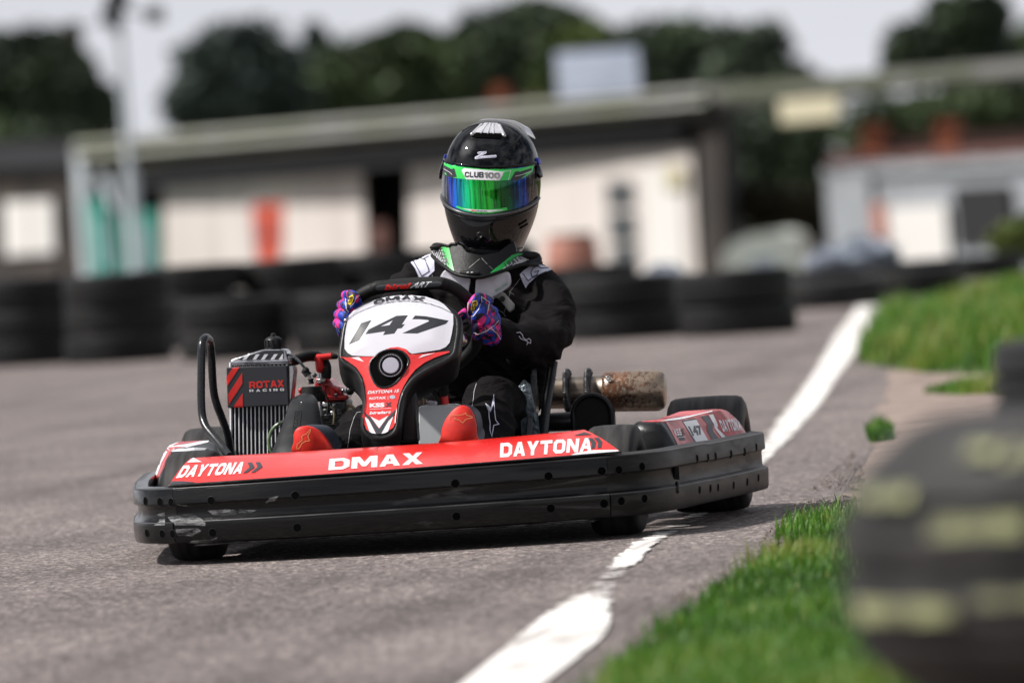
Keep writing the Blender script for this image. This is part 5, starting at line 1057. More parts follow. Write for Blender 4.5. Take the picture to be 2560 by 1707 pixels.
# cloth round the neck
build(MB().loft([[K(1205, 600, .87)+Vector((math.cos(a*.4)*.055, math.sin(a*.4)*.05, 0)) for a in range(16)], [K(1200, 650, .85)+Vector((math.cos(a*.4)*.058, math.sin(a*.4)*.056, 0)) for a in range(16)]]), 'neck_cloth', M['skinflesh'], body, smooth=60)
# --- helmet
HC = K(1229, 462, .85)                                        # middle of the shell
hy, hr = R(1.5), R(-5.6)                                      # yaw towards the left of the photo, lean to the right
view = Vector((math.sin(YAW), -math.cos(YAW), 0)); 
face_dir = (Matrix.Rotation(R(-9), 3, 'Z') @ view)            # where the visor looks
hz = (upv*math.cos(R(2.2))+rt*math.sin(R(2.2))).normalized(); hz = (hz+face_dir*.08).normalized()
hyv = -(face_dir-hz*face_dir.dot(hz)).normalized(); hxv = hyv.cross(hz).normalized()
def HL(x, y, z): return HC+hxv*x+hyv*y+hz*z
prof = [(-.171, .060, .106, .07), (-.162, .070, .119, .083), (-.146, .080, .129, .095), (-.125, .0885, .134, .105), (-.108, .0955, .134, .113), (-.09, .102, .134, .120), (-.07, .108, .132, .127), (-.05, .112, .130, .133), (-.025, .1155, .128, .138), (0, .117, .127, .140), (.02, .1165, .125, .140), (.04, .115, .121, .138), (.06, .111, .116, .133), (.08, .1055, .108, .125), (.10, .097, .096, .113), (.118, .085, .080, .097), (.132, .070, .062, .078), (.143, .051, .043, .056), (.150, .031, .025, .033), (.1535, .012, .010, .012)]
NS = 72
def hsec(z, a, f, b, g=0.0, rot=0):
    q = []
    for k in range(NS):
        t = 2*math.pi*k/NS; cx_, sy_ = math.cos(t), math.sin(t); e = 2/2.25
        x = math.copysign(abs(cx_)**e, cx_)*(a+g); y = math.copysign(abs(sy_)**e, sy_)*((b if sy_ > 0 else f)+g)
        q.append(HL(x, y, z))
    return q
helm = build(MB().loft([hsec(*p) for p in prof]), 'helmet', M['helmet'], body, smooth=80)
ss = helm.modifiers.new('s', 'SUBSURF'); ss.levels = 1; ss.render_levels = 1; freeze(helm)
def pr_at(z):
    for p, q in zip(prof, prof[1:]):
        if p[0] <= z <= q[0]: t = (z-p[0])/(q[0]-p[0]); return tuple(p[i]+(q[i]-p[i])*t for i in (1, 2, 3))
    return prof[-1][1:]
def shell_pt(az, z, g=0.0):                                  # az: 0 = straight ahead, + = right of photo
    a, f, b = pr_at(z); t = math.pi*1.5+az; cx_, sy_ = math.cos(t), math.sin(t); e = 2/2.25
    return HL(math.copysign(abs(cx_)**e, cx_)*(a+g), math.copysign(abs(sy_)**e, sy_)*((b if sy_ > 0 else f)+g), z)
def hpatch(name, azs, zlo, zhi, g, m_, par, th=.003, nz=8):   # curved plate that follows the shell
    A = []
    for az in azs:
        l, h = zlo(az), zhi(az); col_ = [shell_pt(az, l+(h-l)*k/nz, g) for k in range(nz+1)]; back = [shell_pt(az, l+(h-l)*k/nz, g-th) for k in range(nz, -1, -1)]; A.append(col_+back)
    return build(MB().loft(A), name, m_, par, smooth=60)
rng = lambda a, b, n: [a+(b-a)*i/n for i in range(n+1)]
azs = rng(-1.22, 1.22, 48)
vlo = lambda az: -.062+.030*(abs(az)/1.22)**1.5; vhi = lambda az: .049-.004*math.cos(az)+.006*(abs(az)/1.22)
vis = hpatch('visor', azs, vlo, vhi, .0028, visor_mat(0, 1), helm, .004, 12)
xs = [v.co.x for v in vis.data.vertices]
vis.data.materials[0] = visor_mat(K(1100, 470, .75).x-person_loc.x, K(1340, 470, .75).x-person_loc.x)
tvs = bvh(vis)
# rims of the eye port and the chin ledge
build(MB().tube([shell_pt(az, vlo(az)-.006, .003) for az in rng(-1.5, 1.5, 40)], .0042, 8, dome=1), 'port_rim', M['helmet_trim'], helm, smooth=60)
build(MB().tube([shell_pt(az, vlo(az)-.017, .0005) for az in rng(-1.5, 1.5, 40)], .0030, 8, dome=1), 'port_rim', M['helmet'], helm, smooth=60)
build(MB().tube([shell_pt(az, vhi(az)+.004, .001) for az in rng(-1.35, 1.35, 40)], .0035, 8, dome=1), 'port_rim', M['helmet'], helm, smooth=60)
build(MB().loft([[shell_pt(az, -.149, -.001), shell_pt(az, -.149, .003), shell_pt(az, -.160, .0035), shell_pt(az, -.168, .002), shell_pt(az, -.1705, -.004)] for az in rng(-2.6, 2.6, 60)]), 'chin_trim', M['helmet_trim'], helm, smooth=60)
for s_, nm in ((1, 'visor_pivot'), (-1, 'visor_pivot')):
    c = shell_pt(s_*1.42, .036, .001); n = (c-HC).normalized(); build(MB().lathe([(0, .017), (.006, .016), (.0075, .012), (.008, .001)], c, n, 24), nm, M['helmet'], helm)
    c = shell_pt(s_*1.50, .060, .001); build(MB().lathe([(0, .010), (.005, .009), (.0055, .001)], c, n, 20), 'pivot_cap', M['blue_knob'], helm)
c = K(*zh([(262, 648)])[0], .84); build(MB().tube([c+hxv*.006, c-hxv*.004, c-hxv*.0041, c-hxv*.009], [.006, .006, .0085, .0085], 14), 'visor_screw', M['plastic'], helm)
th_ = bvh(helm)
# sun strip on the visor
strip_t = [(265, 503), (300, 525), (400, 560), (550, 580), (640, 588), (750, 592), (850, 590), (950, 582), (1050, 568), (1128, 540)]
strip_b = [(1110, 610), (1060, 650), (1000, 680), (900, 690), (800, 694), (700, 692), (600, 688), (450, 680), (330, 665), (280, 635)]
decal(tvs, 'sun_strip', poly(zh(strip_t+strip_b)), M['green'], vis, off=.0008, step=4)
decal(tvs, 'strip_panel', poly(zh([(438, 598), (460, 578), (640, 592), (838, 612), (825, 650), (800, 694), (640, 690), (480, 682)])), M['white'], vis, off=.0014, step=4)
decal(tvs, 'lettering', quadmap(block('CLUB', .1, .0, .8), *zh([(470, 612), (648, 614), (646, 668), (468, 664)])), M['number'], vis, off=.002, step=3)
decal(tvs, 'lettering', quadmap(block('100', .1), *zh([(655, 616), (802, 622), (800, 676), (654, 670)])), M['strap'], vis, off=.002, step=3)
decal(tvs, 'black_mark', poly(zh([(268, 545), (340, 585), (370, 580), (392, 660), (340, 668), (300, 650), (290, 620), (270, 610)])), M['number'], vis, off=.0014, step=4)
decal(tvs, 'black_mark', poly(zh([(945, 612), (975, 605), (990, 612), (1105, 575), (1100, 600), (1000, 640), (1060, 635), (1020, 660), (990, 690), (900, 690)])), M['number'], vis, off=.0014, step=4)
for q in ([(275, 585), (335, 622), (350, 640)], [(945, 655), (1010, 640), (1095, 605)], [(830, 612), (880, 605), (905, 600), (880, 690)]): decal(tvs, 'white_line', stroke(zh(q), 1.0), M['white'], vis, off=.002, step=3)
decal(tvs, 'lower_strip', poly(zh([(395, 935), (450, 955), (550, 970), (700, 972), (800, 962), (865, 950), (875, 975), (800, 992), (700, 1000), (560, 996), (450, 975), (385, 950)])), M['green'], vis, off=.001, step=4)
decal(tvs, 'lower_strip_panel', poly(zh([(440, 962), (560, 972), (700, 976), (800, 972), (840, 978), (700, 998), (560, 995)])), M['white'], vis, off=.0016, step=4)
decal(tvs, 'lettering', quadmap(block('RED'), *zh([(532, 974), (572, 977), (572, 992), (532, 989)])), M['red'], vis, off=.0022, step=3)
decal(tvs, 'lettering', quadmap(text2d('GRAPHIX', .02), *zh([(574, 977), (685, 979), (685, 995), (574, 992)])), M['number'], vis, off=.0022, step=3)
# Z emblem: outlined capital with a long tail
zpts = zw([(618, 1165), (800, 1150), (660, 1268), (1000, 1236)])
ZP = zw([(612, 1168), (640, 1155), (790, 1148), (800, 1165), (790, 1185), (690, 1245), (990, 1222), (1005, 1245), (990, 1270), (700, 1290), (570, 1308), (548, 1290), (560, 1262), (690, 1195), (625, 1198), (608, 1185)])
decal(th_, 'emblem', poly(ZP), M['patch'], helm, off=.0008, step=3)
decal(th_, 'emblem_line', stroke(zw([(625, 1178), (785, 1160), (660, 1248), (585, 1285), (985, 1248)]), 1.0), M['number'], helm, off=.0015, step=3)
# top vent and rear spoiler
vb = hpatch('top_vent', rng(-.37, .37, 10), lambda a: .126, lambda a: .150, .008, M['spoiler'], helm, .012, 8)
build(MB().loft([[shell_pt(az, .117, .002), shell_pt(az, .1285, .0098), shell_pt(az, .1285, .002)] for az in rng(-.34, .34, 10)]), 'vent_mouth', M['hole'], helm)
for az in (-.43, .43):
    c = shell_pt(az, .123, .004); build(MB().ball(c, .0055, 12), 'vent_screw', M['steel'], helm); build(MB().tube([c, shell_pt(az*.9, .145, .006)], [.005, .004], 10, dome=1), 'vent_rail', M['spoiler'], helm, smooth=60)
for az in (-.16, 0, .13): build(MB().tube([shell_pt(az, .128, .010), shell_pt(az*.9, .149, .009)], .0022, 8, dome=1), 'vent_rib', M['spoiler'], helm, smooth=60)
spl = []
for k in range(13):
    u = k/12; px_ = 660+u*400; arc = [(640, 110), (720, 104), (800, 106), (870, 112), (940, 124), (1000, 150), (1030, 185), (1060, 250)]
sA = [K(a, b, .93) for a, b in sp2(zh([(600, 128), (640, 109), (700, 106), (800, 108), (900, 116), (960, 130), (1005, 155), (1035, 200), (1062, 255), (1040, 240), (1000, 200), (940, 165), (850, 135), (700, 120)]), 2)]
build(MB().prism(sA, (.01, .09, -.012)), 'rear_spoiler', M['spoiler'], helm, bevel=.004, smooth=50)
for q in ([(430, 215), (400, 260), (405, 320), (420, 345)], [(445, 220), (520, 180), (590, 160)], [(1010, 255), (960, 320), (900, 370)]):
    P_ = [hits(th_, a, b)[0] for a, b in zh(q)]
    if all(P_): build(MB().tube(smooth_path([p for p in P_], 4), .0022, 8, dome=1), 'shell_crease', M['helmet'], helm, smooth=60)
c, n = hits(th_, *zh([(610, 1215)])[0]); build(MB().lathe([(-.004, .0075), (.001, .0075), (.002, .006), (.0005, .004)], c, n, 20), 'chin_vent', M['plastic'], helm)
for q in ([(985, 1115), (1050, 1075)], [(1000, 1145), (1060, 1110)]):
    P_ = [hits(th_, a, b)[0] for a, b in zh(q)]
    if all(P_): build(MB().tube(P_, .003, 8, dome=1), 'chin_slot', M['hole'], helm)
# ================================================================== TYRE WALLS
M['old_tyre'] = mat('weathered tyre rubber', (.007, .007, .008), .6, spec=.3, col2=(.016, .0155, .015), vscale=5, bump=.3, bscale=25)
M['near_tyre'] = mat('painted old tyre', (.020, .0195, .0195), .75, spec=.3, col2=(.05, .048, .047), vscale=5, bump=.4, bscale=20)
def tyre_mesh(Rr, wd, m_, name, soft=False):
    h = wd/2; mb = MB(); pr = [(-h*.82, Rr*.60), (-h*.97, Rr*.68), (-h, Rr*.80), (-h*.99, Rr*.94), (-h*.90, Rr*.98), (-h*.62, Rr*.99)]
    for g in (-.42, 0, .42): pr += [(h*(g-.10), Rr*1.0), (h*(g-.055), Rr*.998), (h*(g-.045), Rr*.972), (h*(g+.045), Rr*.972), (h*(g+.055), Rr*.998), (h*(g+.10), Rr*1.0)]
    pr += [(h*.62, Rr*.99), (h*.90, Rr*.98), (h*.99, Rr*.94), (h, Rr*.80), (h*.97, Rr*.68), (h*.82, Rr*.60), (h*.6, Rr*.62), (h*.5, Rr*.9), (-h*.5, Rr*.9), (-h*.6, Rr*.62)]
    if soft: pr = [(a_, r_-((max(abs(a_)/h-.15, 0)/.85)**2.6)*.10) for a_, r_ in pr]
    mb.lathe(pr, (0, 0, 0), (0, 0, 1), 48, closed_prof=True); o = build(mb, name, m_, smooth=45); return o
base = tyre_mesh(.305, .165, M['old_tyre'], 'tyre'); used = [False]
def put_tyre(x, y, z, label, group, src=base, rot=(0, 0, 0)):
    if src is base and not used[0]: o = base; used[0] = True
    else: o = src.copy(); S.collection.objects.link(o)
    o.location = (x, y, z); o.rotation_euler = rot; return tag(o, label, 'tyre', group)
rt_ = random.Random(4)
LV = ['bottom', 'second', 'third']
fronts = [(300, 48.5, 3), (70, 49.5, 3), (-160, 50.5, 3), (590, 47.2, 2), (880, 47.0, 2), (1170, 46.5, 2), (1562, 45.6, 2), (1843, 44.8, 2)]
pl_lab = {300: 'tall stack behind the tube hoop, left of the lamp pole foot', 70: 'tall stack below the white window of the dark hut', -160: 'tall stack cut by the left edge of the photo', 590: 'low front stack right above the radiator', 880: 'low front stack left of the steering wheel', 1170: 'low front stack hidden behind the driver', 1562: 'low stack just right of the driver arm', 1843: 'low stack nearest the white line'}
def stack(px, D, n, where, grp, zofs=0):
    dd = AT(px, 853, D); p = Vector((dd.x, dd.y, 0)); g_ = gz(p.y) if p.y > 40 else 0
    for k in range(n):
        top_ = 'topmost' if k == n-1 else LV[k]
        lab_ = f'tyre {top_} in {where}' if n > 1 else f'lone black tyre lying flat {where}'
        put_tyre(p.x+rt_.uniform(-.015, .015), p.y+rt_.uniform(-.015, .015), g_+.083+.165*k, lab_, grp, rot=(rt_.uniform(-.02, .02), rt_.uniform(-.02, .02), rt_.uniform(0, 6)))
for px_, D_, n_ in fronts: stack(px_, D_, n_, pl_lab[px_], 'tyres in the front row of the tyre wall')
back = [(500, 52.0, 3, 'third-row stack left of the orange banner'), (740, 52.2, 3, 'back stack under the orange banner'), (985, 52.5, 3, 'back stack beneath the dark doorway'), (1230, 52.8, 3, 'back stack behind the driver'), (1475, 53.0, 2, 'back stack in front of the salmon barrel'),
        (2095, 51.5, 1, 'behind the far end of the white line'), (2300, 54.0, 1, 'half behind the left tip of the grass bank'), (2060, 57.5, 1, 'farther back under the smaller sparkling wrap'), (2175, 59, 1, 'farther back under the larger sparkling wrap'), (2300, 60, 1, 'farther back below the white garage door'), (2460, 61, 1, 'farther back beyond the grass bank near the black doorway')]
for px_, D_, n_, w_ in back: stack(px_, D_, n_, w_, 'tyres in the rear rows of the tyre wall')
# near tyres at the lower right corner
nt_ = tyre_mesh(.36, .32, M['near_tyre'], 'tyre', True); c_ = AT(2935, 1300, 9.3)
nx = [(c_.x, c_.y, .535-.16-.324*k) for k in range(2)]
M['paint'] = mat('pale yellow paint daub', (.36, .38, .19), .8, col2=(.07, .07, .05), vscale=16, vlo=.4, vhi=.65)
def painted(o, loc, patches):
    o.location = loc
    for a0, a1, z0, z1_ in patches:
        vs = []; fs = []; n = 10; 
        for i in range(n+1):
            a = R(a0+(a1-a0)*i/n); e_ = .004*noise.noise(Vector((a*9, z0*40, 0)))
            for z in (z0+e_, (z0+z1_)/2, z1_-e_):
                rr = .3645-((max(abs(z)/.16-.15, 0)/.85)**2.6)*.10; vs.append((math.cos(a)*rr, math.sin(a)*rr, z))
        for i in range(n):
            for j in range(2): fs.append((i*3+j, i*3+3+j, i*3+4+j, i*3+1+j))
        me = bpy.data.meshes.new('paint_daub'); me.from_pydata(vs, [], fs); me.materials.append(M['paint']); q = bpy.data.objects.new('paint_daub', me); S.collection.objects.link(q); q.parent = o
near_lab = ['grey blurred tyre with yellow paint daubs, topmost of the close stack', 'grey tyre at the base of the close stack, below the frame']
az0 = math.degrees(math.atan2(CAM.y-c_.y, CAM.x-c_.x))
for k, loc in enumerate(nx):
    o = nt_ if k == 0 else nt_.copy()
    if k: S.collection.objects.link(o)
    tag(o, near_lab[min(k, 1)], 'tyre', 'tyres of the close stack at the right')
    painted(o, loc, [[(az0-68, az0-51, .074, .090), (az0-42, az0-35, .118, .132), (az0-32, az0-23, .112, .128), (az0-20, az0-8, .108, .128), (az0-45, az0-25, .038, .056), (az0-70, az0-40, -.05, -.03), (az0-36, az0-10, -.035, -.02)], []][k])
c2 = AT(3010, 1000, 12.6); o = base.copy(); S.collection.objects.link(o); o.location = (c2.x, c2.y, .46); tag(o, 'dark tyre top peeking up behind the close painted stack', 'tyre')
for k in (0, 1): 
    o = base.copy(); S.collection.objects.link(o); o.location = (c2.x, c2.y, .105+.178*k); tag(o, 'dark tyre hidden under the peeking one, '+('lowest' if k == 0 else 'second up'), 'tyre')
# ================================================================== BUILDINGS
def DD(px): return 161-.0138*px
TILT = 1.0
def B(px, py, back=0.0):
    return AT(px, py, DD(px)+back)
def flatbox(name, px, m_, par, back=0.0, depth=.2, bevel=0):
    return build(MB().prism([B(a, b, back) for a, b in px], (0.05*depth, depth, 0)), name, m_, par, smooth=None, bevel=bevel)
BM = {}
BM['roof'] = mat('mossy sheet roof', (.16, .157, .15), .9, col2=(.08, .09, .06), vscale=.35, vlo=.45, vhi=.6, stretch=(.6, 1, 6), detail=7)
BM['cream_moss'] = mat('pale mossy edge', (.42, .42, .40), .9, col2=(.28, .30, .20), vscale=.5)
BM['roof_dk'] = mat('shabby grey fascia', (.035, .033, .032), .9, col2=(.06, .057, .045), vscale=.6, stretch=(.4, 1, 5), detail=6)
BM['fascia'] = mat('dark fascia boards', (.012, .012, .016), .8)
BM['wall'] = mat('cream cladding', (.60, .55, .52), .8, col2=(.50, .455, .43), vscale=.8, stretch=(4, 1, .2))
BM['white'] = mat('white door paint', (.62, .60, .58), .7)
BM['dark'] = mat('dark interior', (.008, .008, .010), .9)
BM['timber'] = mat('dark timber', (.022, .018, .016), .9, col2=(.05, .038, .032), vscale=1)
BM['grey'] = mat('grey shutter', (.28, .30, .32), .6, col2=(.22, .23, .25), vscale=2, stretch=(6, 1, 1))
BM['teal'] = mat('teal banner cloth', (.015, .20, .15), .8, col2=(.01, .12, .10), vscale=1.5)
BM['tealtext'] = mat('pale banner print', (.22, .34, .36), .8)
BM['orange'] = mat('orange banner', (.50, .075, .035), .7, col2=(.16, .02, .02), vscale=3)
BM['pale'] = mat('pale painted metal', (.48, .52, .56), .5)
BM['sign'] = mat('blue grey panel', (.27, .30, .38), .6, col2=(.22, .25, .32), vscale=.5)
BM['cream'] = mat('cream box', (.45, .41, .29), .6)
BM['brick'] = mat('red brick', (.09, .04, .033), .9, col2=(.11, .05, .04), vscale=3)
BM['oran_brick'] = mat('orange chimney brick', (.30, .085, .04), .9)
BM['salmon'] = mat('salmon barrel plastic', (.36, .15, .11), .6)
BM['wrap'] = mat('crinkled clear wrap', (.34, .38, .45), .16, metal=.6, bump=1, bscale=9, bdist=.2)
BM['glass'] = mat('grey window glass', (.035, .04, .04), .25)
# long paddock building
hb_loc = B(900, 760); lb = thing('paddock_building', hb_loc, 'long low building with mossy roof, dark fascia and cream walls behind the driver', 'building')
def top(px): return 352-(px-190)*.0858
flatbox('roof', [(185, top(185)), (1760, top(1760)), (1762, top(1760)+42), (187, top(185)+42)], BM['roof'], lb, -1.0, 7)
flatbox('eaves', [(192, top(185)+42), (1762, top(1760)+42), (1764, top(1760)+76), (195, top(185)+78)], BM['roof_dk'], lb, -.9, 3)
for dy_ in (2, 34): flatbox('roof_edge', [(186, top(186)+dy_), (1761, top(1761)+dy_), (1761, top(1761)+dy_+9), (186, top(186)+dy_+10)], BM['cream_moss'], lb, -1.3, .15)
flatbox('fascia', [(232, top(232)+76), (1700, top(1700)+76), (1704, top(1700)+128), (240, top(240)+132)], BM['fascia'], lb, -.5, .4)
flatbox('wall', [(195, 400), (1745, 270), (1790, 760), (200, 860)], BM['dark'], lb, 3.5, 4)
w1 = flatbox('cladding', [(408, 468), (905, 432), (918, 740), (412, 780)], BM['wall'], lb, 0, .3)
flatbox('door', [(700, 455), (712, 454), (715, 700), (703, 700)], BM['timber'], w1, -.05, .1)
flatbox('post', [(640, 480), (700, 470), (700, 520), (642, 522)], BM['cream'], w1, -.05, .1)
w2 = flatbox('cladding', [(1022, 420), (1726, 368), (1748, 740), (1026, 770)], BM['wall'], lb, 0, .3)
dr = flatbox('door', [(1500, 432), (1596, 426), (1608, 720), (1512, 724)], BM['timber'], w2, -.08, .1)
for q in ([(1514, 455), (1580, 450), (1584, 515), (1518, 520)], [(1518, 535), (1585, 530), (1590, 600), (1524, 604)], [(1524, 615), (1590, 610), (1596, 690), (1530, 692)]): flatbox('pane', q, BM['glass'], dr, -.2, .08)
flatbox('white_frame', [(1608, 418), (1700, 410), (1718, 740), (1622, 740)], BM['white'], w2, -.1, .1)
flatbox('white_frame', [(1480, 430), (1500, 428), (1512, 730), (1492, 730)], BM['white'], w2, -.1, .1)
flatbox('notice', [(1655, 415), (1705, 412), (1708, 470), (1660, 472)], BM['cream'], w2, -.25, .05)
flatbox('gable_frame', [(182, 365), (205, 360), (235, 700), (205, 705)], BM['pale'], lb, -1.0, .2)
flatbox('gable_frame', [(245, 440), (262, 430), (290, 520), (275, 520)], BM['pale'], lb, -.9, .2)
flatbox('side_post', [(1740, 300), (1800, 300), (1812, 760), (1760, 760)], BM['timber'], lb, -.3, 1)
flatbox('red_crate', [(920, 560), (965, 556), (968, 620), (925, 622)], BM['brick'], lb, .2, .15)
# banners
def banner(name, px, m_, txt, lab, back=-3.0):
    c = B(*px[-1], back); o = thing(name, Vector((c.x, c.y, c.z)), lab, 'banner'); flatbox('cloth', px, m_, o, back, .04)
    xs = [p[0] for p in px]; x0, x1 = min(xs), max(xs); ys2 = [p[1] for p in px]; build(MB().tube([B(x0-3, min(ys2)-8, back), B(x0+12, max(ys2)+40, back)], .03, 8), 'pole', BM['pale'], o)
    if txt: flatbox('print', txt, BM['tealtext'], o, back-.06, .03)
    return o
banner('feather_banner', [(212, 498), (262, 492), (292, 700), (228, 705)], BM['teal'], [(238, 540), (254, 538), (272, 670), (252, 673)], 'dark teal banner with pale lettering column, left of the two teal ones')
banner('feather_banner', [(300, 535), (388, 525), (402, 700), (310, 705)], BM['teal'], [(352, 565), (368, 563), (374, 670), (358, 672)], 'green teal banner beside the lamp pole, right of the two teal ones')
banner('feather_banner', [(630, 512), (708, 506), (708, 610), (696, 668), (652, 672), (634, 610)], BM['orange'], None, 'orange red banner standing against the cream wall')
# lamp pole
lp = thing('lamp_post', AT(350, 780, 118), 'pale blurred lamp pole with dark lamps at its top, left of the radiator', 'lamp post')
build(MB().tube([AT(352, 800, 118), AT(325, 430, 118)], [.11, .10], 14), 'pole_base', BM['pale'], lp); build(MB().tube([AT(325, 440, 118), AT(290, -30, 118)], [.06, .05], 12), 'pole', BM['pale'], lp)
for a, b, s_ in ((288, 8, .22), (276, 40, .2), (300, -10, .22), (290, 62, .15)): build(MB().box(AT(a, b, 118), (s_, .3, s_*1.2)), 'lamp_head', BM['dark'], lp, bevel=.02)
build(MB().tube([AT(290, 30, 118), AT(385, 38, 118)], .02, 8).box(AT(388, 38, 118), (.2, .25, .22)), 'side_lamp', BM['timber'], lp)
build(MB().box(AT(183, 78, 118), (.18, .25, .25)).tube([AT(183, 78, 118), AT(290, 40, 118)], .012, 6), 'side_lamp', BM['timber'], lp)
# dark hut far left
hut = thing('hut', B(80, 760), 'dark timber hut with one white window at the left edge', 'building')
flatbox('wall', [(-260, 395), (185, 380), (215, 780), (-260, 800)], BM['timber'], hut, .3, 5); flatbox('roof', [(-270, 370), (192, 352), (194, 420), (-270, 440)], BM['fascia'], hut, -.2, 6)
wn = flatbox('window', [(8, 505), (128, 500), (134, 632), (12, 640)], BM['white'], hut, .1, .1); flatbox('window_bar', [(66, 503), (72, 503), (76, 636), (70, 636)], BM['wall'], wn, .02, .05)
flatbox('bench', [(-50, 680), (150, 665), (152, 730), (-50, 740)], BM['timber'], hut, -.5, .4)
# roof sign board
sg = thing('sign_board', B(1500, 262), 'pale blue grey board raised on legs above the mossy roof', 'sign')
flatbox('board', [(1388, 132), (1592, 118), (1600, 236), (1396, 252)], BM['sign'], sg, -.5, .2); flatbox('board_frame', [(1392, 186), (1598, 172), (1598, 178), (1392, 192)], BM['pale'], sg, -.56, .05)
for a in (1420, 1570): flatbox('leg', [(a, 240), (a+12, 239), (a+14, 275), (a+2, 276)], BM['timber'], sg, -.4, .1)
# gantry roof to the right
gt = thing('canopy', B(2200, 480), 'long mossy canopy roof running off the right edge above the yard', 'canopy')
flatbox('roof', [(1762, top(1762)), (2900, top(2900)), (2900, top(2900)+32), (1764, top(1762)+36)], BM['roof'], gt, -.8, 3); flatbox('beam', [(1766, top(1766)+36), (2900, top(2900)+32), (2900, top(2900)+46), (1768, top(1766)+54)], BM['roof_dk'], gt, -.7, .6)
for a in (1770, 2700): flatbox('post', [(a, top(a)+60), (a+16, top(a)+60), (a+45, 740), (a+28, 740)], BM['timber'], gt, 0, .2)
cbx = thing('light_box', B(2020, 310), 'cream box lamp fixed under the canopy roof', 'light box'); flatbox('box', [(1945, 252), (2098, 240), (2092, 300), (1952, 312)], BM['cream'], cbx, -1.8, .3, bevel=.03); flatbox('bracket', [(2010, 225), (2025, 224), (2026, 255), (2011, 256)], BM['timber'], cbx, -1.7, .1)
# right hand house
hs = thing('garage_block', B(2300, 760), 'white and grey garage block with brick chimneys and a black doorway', 'building')
flatbox('wall', [(2062, 438), (2760, 392), (2790, 760), (2085, 800)], BM['grey'], hs, .3, 6)
flatbox('gutter', [(2055, 420), (2760, 380), (2762, 402), (2058, 445)], BM['grey'], hs, 0, 6.5); flatbox('roof', [(2075, 388), (2200, 345), (2760, 312), (2764, 378), (2065, 416)], BM['brick'], hs, 1, 5)
for q in ([(2150, 310), (2205, 306), (2208, 385), (2152, 388)], [(2335, 300), (2392, 296), (2396, 375), (2338, 380)]): flatbox('chimney', q, BM['oran_brick'], hs, .8, .8)
flatbox('shutter', [(2072, 448), (2172, 442), (2186, 650), (2090, 660)], BM['grey'], hs, -.1, .2)
flatbox('door', [(2196, 520), (2362, 512), (2376, 672), (2210, 682)], BM['white'], hs, -.15, .2); flatbox('pillar', [(2176, 510), (2208, 508), (2222, 680), (2190, 684)], BM['salmon'], hs, -.3, .2)
flatbox('doorway', [(2380, 470), (2520, 462), (2534, 600), (2394, 612)], BM['dark'], hs, -.1, .3); flatbox('panel', [(2540, 455), (2640, 450), (2650, 640), (2552, 650)], BM['grey'], hs, -.1, .2)
# house far behind the roof
h2 = thing('brick_house', AT(1240, 480, 190), 'dull red brick house roof rising behind the mossy roof', 'building'); build(MB().prism([AT(a, b, 190) for a, b in ((1175, 330), (1182, 268), (1205, 252), (1285, 246), (1310, 262), (1312, 330))], (0, 6, 0)), 'wall', BM['brick'], h2, smooth=None); build(MB().prism([AT(a, b, 189.5) for a, b in ((1228, 215), (1262, 213), (1263, 255), (1229, 256))], (0, .6, 0)), 'chimney', BM['oran_brick'], h2, smooth=None)
# white trailer
tr = thing('trailer', AT(1905, 720, 128), 'rounded white covered trailer parked in the yard', 'trailer')
build(MB().prism([AT(a, b, 128) for a, b in ((1808, 690), (1806, 640), (1830, 604), (1880, 586), (1940, 578), (1975, 590), (1995, 630), (2000, 690))], (0, 3, 0)), 'cover', BM['tealtext'] if False else mat('white cover', (.55, .58, .53), .6), tr, smooth=40)
build(MB().prism([AT(a, b, 127.9) for a, b in ((1880, 650), (1935, 645), (1940, 692), (1885, 695))], (0, .05, 0)), 'flap', BM['sign'], tr, smooth=None)
for a in (1845, 1965): build(MB().lathe([(-.1, .2), (.1, .2)], AT(a, 705, 127.5), (1, 0, 0), 20), 'wheel', BM['dark'], tr)
# barrel and wrapped bundles
br = thing('barrel', AT(1432, 720, 100), 'salmon pink plastic barrel seen over the driver arm', 'barrel'); build(MB().lathe([(-.35, .26), (-.3, .3), (0, .33), (.3, .3), (.35, .26)], AT(1432, 668, 100), (0, 0, 1), 24), 'drum', BM['salmon'], br); build(MB().lathe([(.35, .27), (.39, .27)], AT(1432, 668, 100), (0, 0, 1), 24), 'lid', BM['brick'], br)
for a, b, s_, lab in ((2070, 655, .10, 'small sparkling bundle of clear wrap on the tyres, left one'), (2165, 646, .145, 'larger sparkling bundle of clear wrap before the salmon pillar'), (1660, 697, .10, 'sparkling clear wrap lying on the tyres beneath the white doorway')):
    bm = bmesh.new(); bmesh.ops.create_icosphere(bm, subdivisions=4, radius=1); cc_ = AT(a, b, 59)
    for v in bm.verts: v.co = Vector((v.co.x*s_*1.5, v.co.y*s_, v.co.z*s_))*(1+.35*noise.noise(v.co*6)+.2*noise.noise(v.co*17))
    me = bpy.data.meshes.new('wrapped_bundle'); bm.to_mesh(me); bm.free(); me.materials.append(BM['wrap']); o = bpy.data.objects.new('wrapped_bundle', me); S.collection.objects.link(o); o.location = cc_; tag(o, lab, 'bundle')
